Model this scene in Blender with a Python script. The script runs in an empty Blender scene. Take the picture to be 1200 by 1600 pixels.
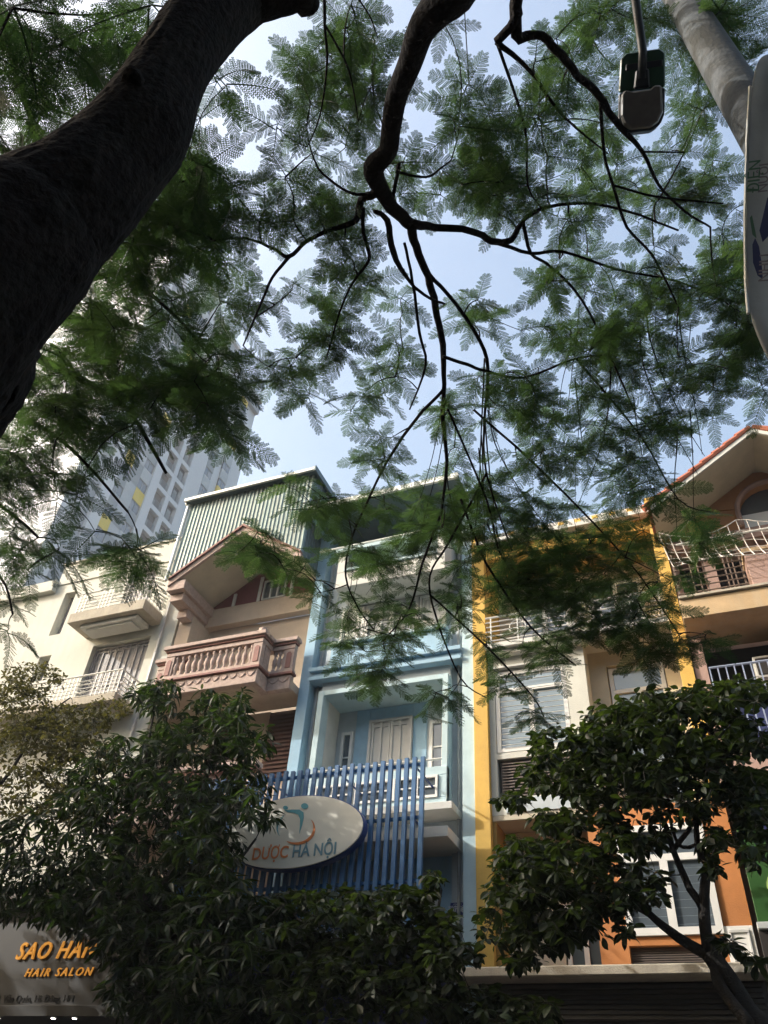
import bpy, math, random
import numpy as np
from mathutils import Vector, Matrix, Euler, noise
R = math.radians
random.seed(7); rng = np.random.default_rng(7)
sc = bpy.context.scene
col = sc.collection

# ---------------------------------------------------------------- camera, sky, sun, exposure
YAW, PIT, ROL, FPX = R(-25.155), R(41.418), R(4.836), 1220.0
_f = Vector((math.sin(YAW)*math.cos(PIT), math.cos(YAW)*math.cos(PIT), math.sin(PIT)))
_r = Vector((math.cos(YAW), -math.sin(YAW), 0)); _u = _r.cross(_f)
CR = _r*math.cos(ROL) + _u*math.sin(ROL); CU = _u*math.cos(ROL) - _r*math.sin(ROL); CF = _f
CAM = Vector((0, 0, 1.6))
cd = bpy.data.cameras.new('camera'); cam = bpy.data.objects.new('camera', cd); col.objects.link(cam)
cd.sensor_fit = 'VERTICAL'; cd.sensor_height = 36; cd.lens = 36*FPX/1600
cd.clip_start = .05; cd.clip_end = 3000
M = Matrix((CR, CU, -CF)).transposed().to_4x4(); M.translation = CAM; cam.matrix_world = M
sc.camera = cam
SUN = Vector((-2.0, -1.0, 1.28)).normalized()
w = bpy.data.worlds.new('World'); sc.world = w; w.use_nodes = True
nt = w.node_tree; bg = nt.nodes['Background']
sky = nt.nodes.new('ShaderNodeTexSky'); sky.sky_type = 'NISHITA'; sky.sun_disc = False
sky.sun_elevation = math.asin(SUN.z); sky.sun_rotation = math.atan2(SUN.x, SUN.y) % (2*math.pi)
sky.air_density = 1.6; sky.dust_density = 8.0; sky.ozone_density = 1.0
nt.links.new(sky.outputs[0], bg.inputs[0]); bg.inputs[1].default_value = .15
ld = bpy.data.lights.new('sun', 'SUN'); lo = bpy.data.objects.new('sun', ld); col.objects.link(lo)
ld.energy = 2.1; ld.angle = R(.6); ld.color = (1, .985, .955)
lo.rotation_euler = SUN.to_track_quat('Z', 'Y').to_euler()
sc.view_settings.view_transform = 'Standard'; sc.view_settings.look = 'None'
sc.view_settings.exposure = 1.4; sc.view_settings.gamma = 1; sc.view_settings.use_curve_mapping = False

def ray(px, py):
    return CF + CR*((px-600)/FPX) - CU*((py-800)/FPX)
def at(px, py, dist):
    return CAM + ray(px, py).normalized()*dist
def onY(px, py, Y):
    d = ray(px, py); return CAM + d*(Y/d.y)

# ---------------------------------------------------------------- materials
_m = {}
def mat(name, c, rough=.7, var=.12, scale=3., bump=.0, bscale=60., metal=0., spec=.4, stain=0., stainc=(.25, .2, .16), trans=0., glossc=None):
    if name in _m: return _m[name]
    m = bpy.data.materials.new(name); m.use_nodes = True; t = m.node_tree; N = t.nodes; L = t.links
    p = N['Principled BSDF']; p.inputs['Roughness'].default_value = rough; p.inputs['Metallic'].default_value = metal
    p.inputs['Specular IOR Level'].default_value = spec
    tc = N.new('ShaderNodeTexCoord'); geo = N.new('ShaderNodeNewGeometry')
    no = N.new('ShaderNodeTexNoise'); no.inputs['Scale'].default_value = scale; no.inputs['Detail'].default_value = 8; no.inputs['Roughness'].default_value = .65
    L.new(geo.outputs['Position'], no.inputs['Vector'])
    mr = N.new('ShaderNodeMapRange'); mr.inputs['From Min'].default_value = .3; mr.inputs['From Max'].default_value = .7
    mr.inputs['To Min'].default_value = 1-var; mr.inputs['To Max'].default_value = 1+var*.6
    L.new(no.outputs['Fac'], mr.inputs['Value'])
    mx = N.new('ShaderNodeMix'); mx.data_type = 'RGBA'; mx.blend_type = 'MULTIPLY'; mx.inputs['Factor'].default_value = 1
    mx.inputs[6].default_value = (*c, 1); L.new(mr.outputs[0], mx.inputs[7])
    out = mx.outputs[2]
    if stain:
        mp = N.new('ShaderNodeMapping'); mp.inputs['Scale'].default_value = (5, 5, .55); L.new(geo.outputs['Position'], mp.inputs['Vector'])
        n2 = N.new('ShaderNodeTexNoise'); n2.inputs['Scale'].default_value = 1.6; n2.inputs['Detail'].default_value = 9; n2.inputs['Roughness'].default_value = .7
        L.new(mp.outputs[0], n2.inputs['Vector'])
        m2 = N.new('ShaderNodeMapRange'); m2.inputs['From Min'].default_value = .46; m2.inputs['From Max'].default_value = .78
        m2.inputs['To Max'].default_value = stain; L.new(n2.outputs['Fac'], m2.inputs['Value'])
        x2 = N.new('ShaderNodeMix'); x2.data_type = 'RGBA'; L.new(m2.outputs[0], x2.inputs['Factor'])
        L.new(out, x2.inputs[6]); x2.inputs[7].default_value = (*stainc, 1); out = x2.outputs[2]
    L.new(out, p.inputs['Base Color'])
    if bump:
        nb = N.new('ShaderNodeTexNoise'); nb.inputs['Scale'].default_value = bscale; nb.inputs['Detail'].default_value = 6
        L.new(geo.outputs['Position'], nb.inputs['Vector'])
        b = N.new('ShaderNodeBump'); b.inputs['Strength'].default_value = bump; b.inputs['Distance'].default_value = .02
        L.new(nb.outputs['Fac'], b.inputs['Height']); L.new(b.outputs[0], p.inputs['Normal'])
    if trans:
        tr = N.new('ShaderNodeBsdfTranslucent'); L.new(out, tr.inputs['Color'])
        if glossc: tr.inputs['Color'].default_value = (*glossc, 1); [L.remove(l) for l in tr.inputs['Color'].links]
        ms = N.new('ShaderNodeMixShader'); ms.inputs[0].default_value = trans
        L.new(p.outputs[0], ms.inputs[1]); L.new(tr.outputs[0], ms.inputs[2]); L.new(ms.outputs[0], N['Material Output'].inputs['Surface'])
    _m[name] = m; return m

def glass(name, c=(.08, .1, .12), rough=.05):
    if name in _m: return _m[name]
    m = mat(name, c, rough, .1, 2., spec=.9); m.node_tree.nodes['Principled BSDF'].inputs['Coat Weight'].default_value = .6
    return m
def emit(name, c, s):
    m = bpy.data.materials.new(name); m.use_nodes = True; p = m.node_tree.nodes['Principled BSDF']
    p.inputs['Emission Color'].default_value = (*c, 1); p.inputs['Emission Strength'].default_value = s; return m

W_WHITE = mat('plaster_white', (.53, .53, .475), .9, .10, 1.6, .25, 40, stain=.35, stainc=(.42, .38, .33))
W_WHITE2 = mat('plaster_white_clean', (.54, .54, .51), .85, .17, 2, .1, 50, stain=.18, stainc=(.5, .47, .42))
W_BLUE = mat('plaster_light_blue', (.29, .45, .58), .85, .17, 2.2, .12, 40, stain=.45, stainc=(.32, .40, .43))
W_CYAN = mat('plaster_pale_cyan', (.42, .55, .59), .85, .17, 2.2, .15, 40, stain=.6, stainc=(.48, .56, .55))
W_PALE = mat('plaster_pale_grey_blue', (.42, .47, .50), .85, .17, 2, .12, 40, stain=.25, stainc=(.45, .48, .5))
W_PINK = mat('plaster_cream_pink', (.48, .39, .31), .85, .17, 2, .15, 40, stain=.25, stainc=(.45, .36, .3))
S_PINK = mat('cast_stone_pink', (.42, .32, .28), .8, .22, 14, .5, 70, stain=.35, stainc=(.36, .26, .23))
S_DARKPINK = mat('painted_maroon_stone', (.22, .10, .085), .7, .2, 10, .2, 60)
W_YEL = mat('plaster_yellow', (.58, .365, .085), .8, .17, 2, .2, 50, stain=.45, stainc=(.40, .26, .09))
W_CREAM = mat('plaster_cream', (.50, .45, .35), .85, .17, 2, .12, 40, stain=.45, stainc=(.5, .43, .33))
W_YEL_SH = mat('plaster_yellow_shaded', (.30, .18, .045), .8, .1, 2, .1, 40, stain=.2, stainc=(.4, .26, .1))  # yellow plaster with the soffit and jamb shade put into its colour
W_ORANGE = mat('plaster_orange', (.42, .165, .05), .75, .17, 3, .1, 50, stain=.3, stainc=(.5, .22, .1))
W_BROWN = mat('plaster_pink_brown', (.36, .24, .20), .85, .16, 4, .25, 40, stain=.5, stainc=(.34, .24, .2))
W_TAN = mat('plaster_tan', (.46, .33, .19), .85, .2, 2.5, .2, 40, stain=.5, stainc=(.4, .36, .28))
W_GABLE = mat('plaster_orange_gable', (.36, .18, .085), .85, .12, 4, .2, 40, stain=.25, stainc=(.4, .22, .14))
MAROON = mat('maroon_wall', (.17, .055, .06), .75, .12, 4)
SHUT = mat('dark_wood_shutter', (.12, .065, .055), .55, .2, 12)
PAINTW = mat('white_paint', (.62, .62, .60), .5, .05, 6, spec=.5)
PAINTG = mat('grey_white_painted_door', (.46, .46, .45), .5, .08, 6)
GDOOR = mat('grey_painted_wood', (.24, .23, .24), .6, .15, 8)
STEELW = mat('white_painted_steel', (.58, .57, .53), .45, .12, 12, spec=.5)
BLUEP = mat('blue_powder_coat', (.022, .105, .245), .45, .08, 3, spec=.5, stain=.15, stainc=(.07, .10, .2))
BLUED = mat('dark_blue_rim', (.03, .06, .2), .4, .1, 3)
SIGNW = mat('sign_face_cream', (.66, .63, .53), .45, .03, 2, spec=.5)
TEAL = mat('sign_teal', (.09, .30, .34), .5, .05, 4)
ORNG = mat('sign_orange', (.62, .20, .06), .5, .05, 4)
GREYT = mat('sign_grey_teal', (.13, .24, .28), .5, .05, 4)
GOLD = mat('gold_letters', (.55, .26, .045), .25, .1, 8, metal=.5, spec=.8)
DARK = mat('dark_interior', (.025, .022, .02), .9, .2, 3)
DARKB = mat('dark_blue_curtain', (.02, .03, .10), .8, .2, 6)
GLS = glass('window_glass')
GLSB = glass('window_glass_pale', (.20, .26, .30), .08)
GLSC = glass('curtained_glass', (.30, .31, .31), .25)
CORR = mat('corrugated_steel', (.20, .26, .245), .35, .22, 5, .1, 30, metal=.55, spec=.6, stain=.45, stainc=(.34, .27, .23))
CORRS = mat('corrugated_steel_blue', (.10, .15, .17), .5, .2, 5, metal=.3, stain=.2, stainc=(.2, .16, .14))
TRIMG = mat('pale_metal_trim', (.62, .64, .62), .4, .1, 5, metal=.3)
TILE = mat('clay_tile', (.33, .11, .065), .75, .25, 9, .3, 60)
BLIND = mat('brown_louvre', (.13, .105, .095), .6, .15, 10)
CONC = mat('stained_concrete', (.40, .36, .29), .9, .2, 4, .4, 50, stain=.5, stainc=(.2, .18, .15))
POLE = mat('pole_concrete', (.075, .085, .092), .85, .25, 7, .5, 30, stain=.35, stainc=(.2, .2, .2))
LAMPG = mat('lamp_green_enamel', (.012, .06, .03), .4, .15, 10)
LAMPK = mat('lamp_dark_metal', (.012, .018, .024), .5, .2, 10)
LAMPL = mat('lamp_lens', (.12, .11, .10), .35, .25, 12, spec=.7)
CLOTH = mat('banner_cloth', (.55, .58, .58), .8, .12, 4, .2, 30, trans=.35)
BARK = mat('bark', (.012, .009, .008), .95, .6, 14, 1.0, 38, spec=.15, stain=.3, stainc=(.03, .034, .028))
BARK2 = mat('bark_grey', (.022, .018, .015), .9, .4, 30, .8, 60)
NET = mat('net_cord', (.66, .62, .58), .8, .1, 20)
TOWW = mat('tower_white', (.66, .69, .74), .8, .04, .3)
TOWG = mat('tower_grey', (.33, .37, .41), .8, .04, .3)
TOWL = mat('tower_light_grey', (.50, .54, .58), .8, .04, .3)
TOWY = mat('tower_yellow', (.72, .56, .13), .8, .04, .3)
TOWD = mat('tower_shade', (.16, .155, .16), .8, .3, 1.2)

def leafmat(name, c, tc, trans, rough=.5, var=.35, spec=.3):
    m = bpy.data.materials.new(name); m.use_nodes = True; t = m.node_tree; N = t.nodes; L = t.links
    p = N['Principled BSDF']; p.inputs['Roughness'].default_value = rough; p.inputs['Specular IOR Level'].default_value = spec
    oi = N.new('ShaderNodeObjectInfo'); geo = N.new('ShaderNodeNewGeometry')
    no = N.new('ShaderNodeTexNoise'); no.inputs['Scale'].default_value = 1.3; no.inputs['Detail'].default_value = 3
    L.new(geo.outputs['Position'], no.inputs['Vector'])
    n2 = N.new('ShaderNodeTexNoise'); n2.inputs['Scale'].default_value = 9; L.new(geo.outputs['Position'], n2.inputs['Vector'])
    ad = N.new('ShaderNodeMath'); ad.operation = 'ADD'; L.new(no.outputs['Fac'], ad.inputs[0]); a2 = N.new('ShaderNodeMath'); a2.operation = 'MULTIPLY_ADD'; L.new(oi.outputs['Random'], a2.inputs[0]); a2.inputs[1].default_value = .5; a2.inputs[2].default_value = .25; L.new(a2.outputs[0], ad.inputs[1])
    mr = N.new('ShaderNodeMapRange'); mr.inputs['From Min'].default_value = .7; mr.inputs['From Max'].default_value = 1.3
    L.new(ad.outputs[0], mr.inputs['Value'])
    def mixc(a, b):
        x = N.new('ShaderNodeMix'); x.data_type = 'RGBA'; L.new(mr.outputs[0], x.inputs['Factor'])
        x.inputs[6].default_value = (*a, 1); x.inputs[7].default_value = (*b, 1); return x.outputs[2]
    lo_ = tuple(v*(1-var) for v in c); hi = (c[0]*(1+var*1.5), c[1]*(1+var), c[2]*(1+var*.3))
    L.new(mixc(lo_, hi), p.inputs['Base Color'])
    tr = N.new('ShaderNodeBsdfTranslucent')
    L.new(mixc(tuple(v*(1-var) for v in tc), (tc[0]*(1+var*1.4), tc[1]*(1+var), tc[2]*(1+var*.2))), tr.inputs['Color'])
    ms = N.new('ShaderNodeMixShader'); ms.inputs[0].default_value = trans
    L.new(p.outputs[0], ms.inputs[1]); L.new(tr.outputs[0], ms.inputs[2]); L.new(ms.outputs[0], N['Material Output'].inputs['Surface'])
    return m
LEAF_F = leafmat('feathery_leaf', (.018, .036, .017), (.055, .115, .030), .40)
LEAF_F2 = leafmat('feathery_leaf_deep', (.016, .036, .016), (.055, .115, .030), .42)
LEAF_M = leafmat('mango_leaf', (.008, .017, .008), (.04, .09, .012), .2, .52, .6, spec=.25)
LEAF_B = leafmat('broad_leaf', (.009, .017, .008), (.045, .085, .012), .2, .52, .6, spec=.25)
LEAF_S = leafmat('small_olive_leaf', (.055, .058, .025), (.10, .105, .025), .28, .6)

# ---------------------------------------------------------------- mesh helpers
class MB:
    def __init__(s): s.v = []; s.f = []
    def add(s, vs, fs):
        o = len(s.v); s.v += [tuple(v) for v in vs]; s.f += [tuple(i+o for i in f) for f in fs]; return s
    def box(s, x0, x1, y0, y1, z0, z1):
        return s.add([(x0,y0,z0),(x1,y0,z0),(x1,y1,z0),(x0,y1,z0),(x0,y0,z1),(x1,y0,z1),(x1,y1,z1),(x0,y1,z1)],
              [(0,3,2,1),(4,5,6,7),(0,1,5,4),(1,2,6,5),(2,3,7,6),(3,0,4,7)])
    def prism(s, poly, y0, y1):        # poly in X,Z ; extruded along Y
        n = len(poly)
        return s.add([(x, y0, z) for x, z in poly]+[(x, y1, z) for x, z in poly],
              [tuple(range(n)), tuple(range(2*n-1, n-1, -1))]+[(i, i+n, (i+1) % n+n, (i+1) % n) for i in range(n)])
    def tube(s, pts, rad, n=6, cap=True):
        pts = [Vector(p) for p in pts]; k = len(pts)
        if not isinstance(rad, (list, tuple)): rad = [rad]*k
        vs = []; a = None
        for i, p in enumerate(pts):
            t = (pts[min(i+1, k-1)]-pts[max(i-1, 0)]).normalized()
            if a is None: a = t.cross(Vector((0, 0, 1)) if abs(t.z) < .9 else Vector((1, 0, 0))).normalized()
            else: a = (a-t*a.dot(t)).normalized()
            b = t.cross(a)
            for j in range(n):
                q = 2*math.pi*j/n; vs.append(p+(a*math.cos(q)+b*math.sin(q))*rad[i])
        fs = [(i*n+j, i*n+(j+1) % n, (i+1)*n+(j+1) % n, (i+1)*n+j) for i in range(k-1) for j in range(n)]
        if cap: fs += [tuple(range(n-1, -1, -1)), tuple((k-1)*n+j for j in range(n))]
        return s.add(vs, fs)
    def lathe(s, prof, cx, cy, n=8):
        vs = [(cx+r*math.cos(2*math.pi*j/n), cy+r*math.sin(2*math.pi*j/n), z) for r, z in prof for j in range(n)]
        k = len(prof)
        return s.add(vs, [(i*n+j, i*n+(j+1) % n, (i+1)*n+(j+1) % n, (i+1)*n+j) for i in range(k-1) for j in range(n)]+[tuple(range(n-1,-1,-1)), tuple((k-1)*n+j for j in range(n))])
    def build(s, name, m, parent=None, smooth=False, bevel=0, origin=None):
        me = bpy.data.meshes.new(name)
        vs = s.v
        if origin is not None: vs = [(v[0]-origin[0], v[1]-origin[1], v[2]-origin[2]) for v in vs]
        me.from_pydata(vs, [], s.f); me.materials.append(m)
        if smooth: me.shade_smooth()
        o = bpy.data.objects.new(name, me); col.objects.link(o)
        if origin is not None: o.location = origin
        if parent is not None: setpar(o, parent)
        if bevel:
            b = o.modifiers.new('bevel', 'BEVEL'); b.width = bevel; b.segments = 1; b.limit_method = 'ANGLE'
        return o
def wloc(o):
    v = Vector(o.location); p = o.parent
    while p: v += p.location; p = p.parent
    return v
def setpar(o, parent):                 # parents are only translated
    off = wloc(parent); o.parent = parent; o.location = Vector(o.location)-off
def tag(o, label, cat, group=None, kind=None):
    if label: o['label'] = label
    if cat: o['category'] = cat
    if group: o['group'] = group
    if kind: o['kind'] = kind
    return o
def thing(name, loc, label, cat, group=None):
    o = bpy.data.objects.new(name, None); o.empty_display_size = .3; col.objects.link(o); o.location = loc
    return tag(o, label, cat, group)
def B(name, m, parent, *boxes, bevel=.006, label=None):
    b = MB()
    for q in boxes: b.box(*q)
    o = b.build(name, m, parent, bevel=bevel)
    if label: o['label'] = label
    return o
def dupo(o, parent, delta=(0, 0, 0), label=None):
    c = o.copy(); col.objects.link(c); c.parent = parent
    c.location = Vector(o.location)+Vector(delta)
    if label: c['label'] = label
    return c
def text(s, name, m, parent, x, y, z, size, align='CENTER', extr=.006, shear=0, sx=1., rot=(R(90), 0, 0), bold=0., sp=1.):
    c = bpy.data.curves.new(name, 'FONT'); c.body = s; c.size = size; c.extrude = extr; c.align_x = align; c.shear = shear; c.offset = bold; c.space_character = sp
    c.resolution_u = 3
    c.materials.append(m); o = bpy.data.objects.new(name, c); col.objects.link(o); o.location = (x, y, z); o.rotation_euler = rot
    o.scale = (sx, 1, 1); setpar(o, parent); return o

def window(parent, x0, x1, y, z0, z1, cols=2, fr=.05, trans=0., glassm=GLS, fm=PAINTW, name='window', muntin=0):
    """window frame at y (front), part of parent; panes are its sub-parts"""
    f = MB(); d = .07
    f.box(x0, x0+fr, y, y+d, z0, z1); f.box(x1-fr, x1, y, y+d, z0, z1)
    f.box(x0+fr, x1-fr, y+.002, y+d, z0, z0+fr); f.box(x0+fr, x1-fr, y+.002, y+d, z1-fr, z1)
    zt = z1-fr
    if trans:
        zt = z1-fr-trans; f.box(x0+fr, x1-fr, y+.003, y+d, zt-fr, zt); zt -= fr
    wds = (x1-x0-2*fr)/cols
    for i in range(1, cols):
        xx = x0+fr+i*wds; f.box(xx-fr*.6, xx+fr*.6, y+.004, y+d, z0+fr, zt)
    if muntin:
        for k in range(1, muntin+1):
            zz = z0+fr+(zt-z0-fr)*k/(muntin+1); f.box(x0+fr, x1-fr, y+.02, y+d-.01, zz-.012, zz+.012)
    fo = f.build(name, fm, parent)
    for i in range(cols):
        B('pane', glassm, fo, (x0+fr+i*wds+.001, x0+fr+(i+1)*wds-.001, y+.045, y+.055, z0+fr, zt), bevel=0)
    if trans: B('pane', glassm, fo, (x0+fr, x1-fr, y+.045, y+.055, z1-fr-trans, z1-fr), bevel=0)
    return fo
def paneldoor(parent, x0, x1, y, z0, z1, leaves, m, name='door', lab=None):
    """panelled shutters / doors: each leaf a sub-part"""
    f = MB(); fr = .05
    f.box(x0, x0+fr, y-.02, y+.08, z0, z1); f.box(x1-fr, x1, y-.02, y+.08, z0, z1); f.box(x0+fr, x1-fr, y-.019, y+.08, z1-fr, z1)
    fo = f.build(name, m, parent)
    if lab: fo['label'] = lab
    wd = (x1-x0-2*fr)/leaves
    for i in range(leaves):
        a = x0+fr+i*wds_(wd)+.004; b = a+wd-.008; q = MB(); q.box(a, b, y+.03, y+.06, z0, z1-fr)
        st = .045
        for (u0, u1) in ((a, a+st), (b-st, b), ((a+b)/2-st/2, (a+b)/2+st/2)): q.box(u0, u1, y+.005, y+.03, z0, z1-fr)
        H = z1-fr-z0
        for k in (0, .33, .43, .95): q.box(a+st, (a+b)/2-st/2, y+.008, y+.03, z0+H*k, z0+H*k+.05); q.box((a+b)/2+st/2, b-st, y+.008, y+.03, z0+H*k, z0+H*k+.05)
        q.build('leaf_panel', m, fo)
    return fo
def wds_(x): return x
def louvre(parent, x0, x1, y, z0, z1, n, m, fm=None, name='louvre'):
    fo = B(name, fm or m, parent, (x0-.03, x1+.03, y+.04, y+.06, z0-.02, z1+.02), bevel=0)
    dz = (z1-z0)/n; s = MB()
    s.add([(x0, y-.01, 0), (x1, y-.01, 0), (x1, y+.03, dz*.8), (x0, y+.03, dz*.8), (x0, y-.01, .008), (x1, y-.01, .008), (x1, y+.03, dz*.8+.008), (x0, y+.03, dz*.8+.008)],
          [(0,1,2,3),(7,6,5,4),(0,4,5,1),(3,2,6,7)])
    first = s.build('slat', m, None); first.location.z = z0; setpar(first, fo)
    for i in range(1, n): dupo(first, fo, (0, 0, dz*i))
    return fo

# ---------------------------------------------------------------- setting: ground, road, pavements
tag(MB().box(-150, 150, -150, 150, -.5, -.12).build('ground', mat('ground_earth', (.08, .07, .05), .95, .3, 1.5)), None, None, kind='structure')
tag(MB().box(-149, 149, 1.2, 8.2, -.118, -.10).build('road', mat('asphalt', (.055, .055, .055), .9, .2, 6, .4, 80)), None, None, kind='structure')
PAV = mat('pavement_tiles', (.13, .11, .10), .9, .2, 5, .3, 40)
tag(MB().box(-149, 149, 8.35, 13, -.11, .02).build('far_pavement', PAV), None, None, kind='structure')
tag(MB().box(-149, 149, -6, 1.05, -.11, .02).build('near_pavement', PAV), None, None, kind='structure')
k = MB(); k.box(-149, 149, 8.2, 8.35, -.11, .03); k.box(-149, 149, 1.05, 1.2, -.11, .03)
tag(k.build('kerb', CONC), None, None, kind='structure')

# unseen terrace behind the camera, added to cut sky light and ground bounce
OPW = mat('shade_terrace_render', (.14, .13, .12), .9, .2, 1.)
OH = thing('shade_terrace', (0, -7, 0), 'unseen dull brown terrace behind the viewpoint, added to dim the ambient light', 'building')
B('wall', OPW, OH, (-60, 45, -20, -7, -.1, 15.5), bevel=0)
ow = MB().box(0, 1.6, -7.02, -6.98, 0, 1.7).build('window', GLS, OH); ow.location = Vector((-58, 0, 1.2))-Vector((0, -7, 0)); 
for i in range(4):
    for j in range(26):
        if i or j: dupo(ow, OH, (j*4, 0, i*3.6))
B('cornice', OPW, OH, (-60.1, 45.1, -7.4, -6.99, 15.1, 15.6), bevel=0)

# ================================================================ white house (left)
H = thing('white_house', (-14, 12, 0), 'tall white plastered house with narrow slit windows and steel-railed balconies', 'house', 'row houses along the street')
B('wall', W_WHITE, H, (-19.9, -14.52, 12, 22, 0, 13.2), (-14.52, -14.16, 12, 22, 0, 10.3), (-14.52, -14.16, 12, 22, 11.0, 11.6), (-14.52, -14.16, 12, 22, 12.9, 13.2),
  (-14.16, -12.92, 12, 22, 0, 13.2), (-12.92, -11.27, 12, 22, 11.03, 11.55), (-12.92, -11.27, 12, 22, 0, 9.2), (-11.27, -10.62, 12, 22, 0, 13.2),
  (-12.92, -12.55, 12, 22, 11.55, 13.2), (-11.7, -11.27, 12, 22, 11.55, 13.2), bevel=0)
B('parapet', W_WHITE, H, (-14.9, -10.6, 11.97, 12.3, 13.202, 13.86))
B('parapet_cap', mat('parapet_cap_grey', (.45, .43, .38), .9, .2, 3), H, (-14.95, -10.58, 11.93, 12.35, 13.862, 13.92))
B('parapet', W_WHITE, H, (-19.9, -14.902, 11.85, 12.3, 12.98, 13.32), label='lower parapet band of the left end')
for (z0, z1) in ((10.3, 11.0), (11.6, 12.9)):
    window(H, -14.5, -14.18, 12.22, z0, z1, 1, .04, glassm=GLS, fm=GDOOR)
paneldoor(H, -12.9, -11.29, 12.12, 9.2, 11.0, 4, GDOOR)
paneldoor(H, -12.53, -11.72, 12.12, 11.55, 13.1, 2, GDOOR)
B('drainpipe', PAINTG, H, (-10.99, -10.93, 11.93, 11.99, 4, 13.1))
def steel_rail(bal, x0, x1, y0, yb, z0, z1, side=True, dense=None):
    """bars of a railing along x (front y0) and its right return to yb"""
    n = 5
    r = MB().tube([(x0, y0, z1), (x1, y0, z1), (x1, yb, z1)] if side else [(x0, y0, z1), (x1, y0, z1)], .022, 6).build('handrail', STEELW, bal)
    for i in range(n):
        zz = z0+.05+(z1-z0-.1)*i/n
        MB().tube([(x0, y0, zz), (x1, y0, zz)]+([(x1, yb, zz)] if side else []), .012, 5).build('bar', STEELW, bal)
    dense = dense or [(x0, x1)]
    for a, b_ in dense:
        m_ = max(2, int((b_-a)/.1))
        for i in range(m_+1):
            xx = a+(b_-a)*i/m_
            q = MB().box(xx-.009, xx+.009, y0-.009, y0+.009, z0, z1-.02).build('upright', STEELW, bal)
    if side:
        for i in range(1, 5):
            yy = y0+(yb-y0)*i/5; MB().box(x1-.009, x1+.009, yy-.009, yy+.009, z0, z1-.02).build('upright', STEELW, bal)
def scroll(bal, cx, y, cz, r):
    b = MB()
    for s_, k_ in ((1, 1.), (1, .6)):
        b.tube([(cx+s_*r*k_*math.cos(t/14*2*math.pi), y, cz+r*k_*.75*math.sin(t/14*2*math.pi)) for t in range(15)], .009, 4)
    b.build('scroll', STEELW, bal)
b1 = B('balcony', CONC, H, (-13.25, -11.1, 11.3, 11.995, 11.29, 11.55))
B('soffit_panel', W_WHITE2, b1, (-12.95, -11.35, 11.45, 11.93, 11.18, 11.288), (-12.8, -11.5, 11.52, 11.86, 11.13, 11.178))
steel_rail(b1, -13.15, -11.14, 11.35, 11.98, 11.55, 12.13, dense=[(-13.15, -12.95), (-12.5, -12.2), (-11.75, -11.14)])
scroll(b1, -12.72, 11.35, 11.83, .2); scroll(b1, -11.97, 11.35, 11.83, .2)
b2 = B('balcony', CONC, H, (-18.5, -11.1, 11.3, 11.995, 9.02, 9.2), label='long lower balcony')
B('soffit_panel', W_WHITE2, b2, (-12.9, -11.35, 11.45, 11.93, 8.93, 9.018))
steel_rail(b2, -18.4, -11.14, 11.35, 11.98, 9.2, 9.76, dense=[(-12.95, -12.3), (-11.8, -11.14)])
for cx in (-12.05, -13.5, -13.85, -15.2): scroll(b2, cx, 11.35, 9.46, .2)
B('lower_wall_band', W_WHITE2, H, (-19.8, -10.7, 11.9, 11.997, 5.4, 5.6))

g_ = GOLD.node_tree.nodes['Principled BSDF']; g_.inputs['Emission Color'].default_value = (1, .42, .07, 1); g_.inputs['Emission Strength'].default_value = .16   # weak glow added to brighten the letters
# salon front under the white and pink houses
S = thing('salon_front', (-10.5, 11.4, 0), 'dark grey salon fascia with gold lettering at street level', 'shopfront')
FAS = mat('fascia_dark_grey', (.022, .021, .02), .5, .15, 2, spec=.35)
B('fascia', FAS, S, (-16.5, -7.45, 11.35, 11.8, 3.55, 5.15))
B('awning_edge', mat('dark_brown_metal', (.05, .035, .03), .5), S, (-16.6, -7.4, 11.1, 11.8, 5.152, 5.3))
B('soffit', FAS, S, (-16.5, -7.45, 11.0, 11.8, 3.4, 3.548))
B('shop_window', GLS, S, (-16.5, -7.45, 11.7, 11.75, .05, 3.398))
p0 = onY(24, 1496, 11.34); text('SAO HÀN', 'lettering', GOLD, S, p0.x, 11.335, p0.z-.03, .36, 'LEFT', .015, .25, .92, bold=.003, sp=1.18)
p0 = onY(38, 1524, 11.34); text('HAIR SALON', 'lettering', GOLD, S, p0.x, 11.335, p0.z-.02, .17, 'LEFT', .012, .25, 1.1, sp=1.35)
p0 = onY(-30, 1566, 11.34); text('Lâm, P. Văn Quán, Hà Đông, HN', 'lettering', DARK, S, p0.x, 11.345, p0.z, .14, 'LEFT', .003)
DL = emit('downlight_lit', (1, .95, .85), 6)
for px, py in ((2, 1587), (88, 1587), (118, 1598)):
    q = onY(px, py, 11.2); MB().lathe([(.03, 3.392), (.035, 3.399)], q.x, 11.15, 10).build('downlight', DL, S)

# ================================================================ pink house
H = thing('pink_house', (-8.8, 12, 0), 'cream and pink house with a stone balustrade, maroon gable and green corrugated top storey', 'house', 'row houses along the street')
XL, XR, Y1, Y2 = -10.5, -7.16, 11.27, 11.67
B('wall', W_PINK, H, (XL, -8.55, 12.45, 22, 0, 7.5), (XL, -9.35, 12.45, 22, 7.5, 8.9), (-9.35, -8.55, 12.5, 22, 7.5, 8.9), (-8.55, -8.0, 12.45, 22, 0, 8.9),
  (-8.0, -7.4, 12.5, 22, 0, 8.9), (-7.4, XR, 12.45, 22, 0, 8.9), (XL, XR, 12.7, 22, 8.9, 11.35), (XL-.05, XL+.3, 12.0, 12.7, 9.2, 11.35), bevel=0)
for a, b_ in ((-9.33, -8.57), (-7.98, -7.42)):
    louvre(H, a, b_, 12.42, 7.5, 8.86, 16, SHUT, name='shutter')
B('beam', W_PINK, H, (XL, XR, 12.5, 12.7, 11.35, 11.84))
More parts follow.
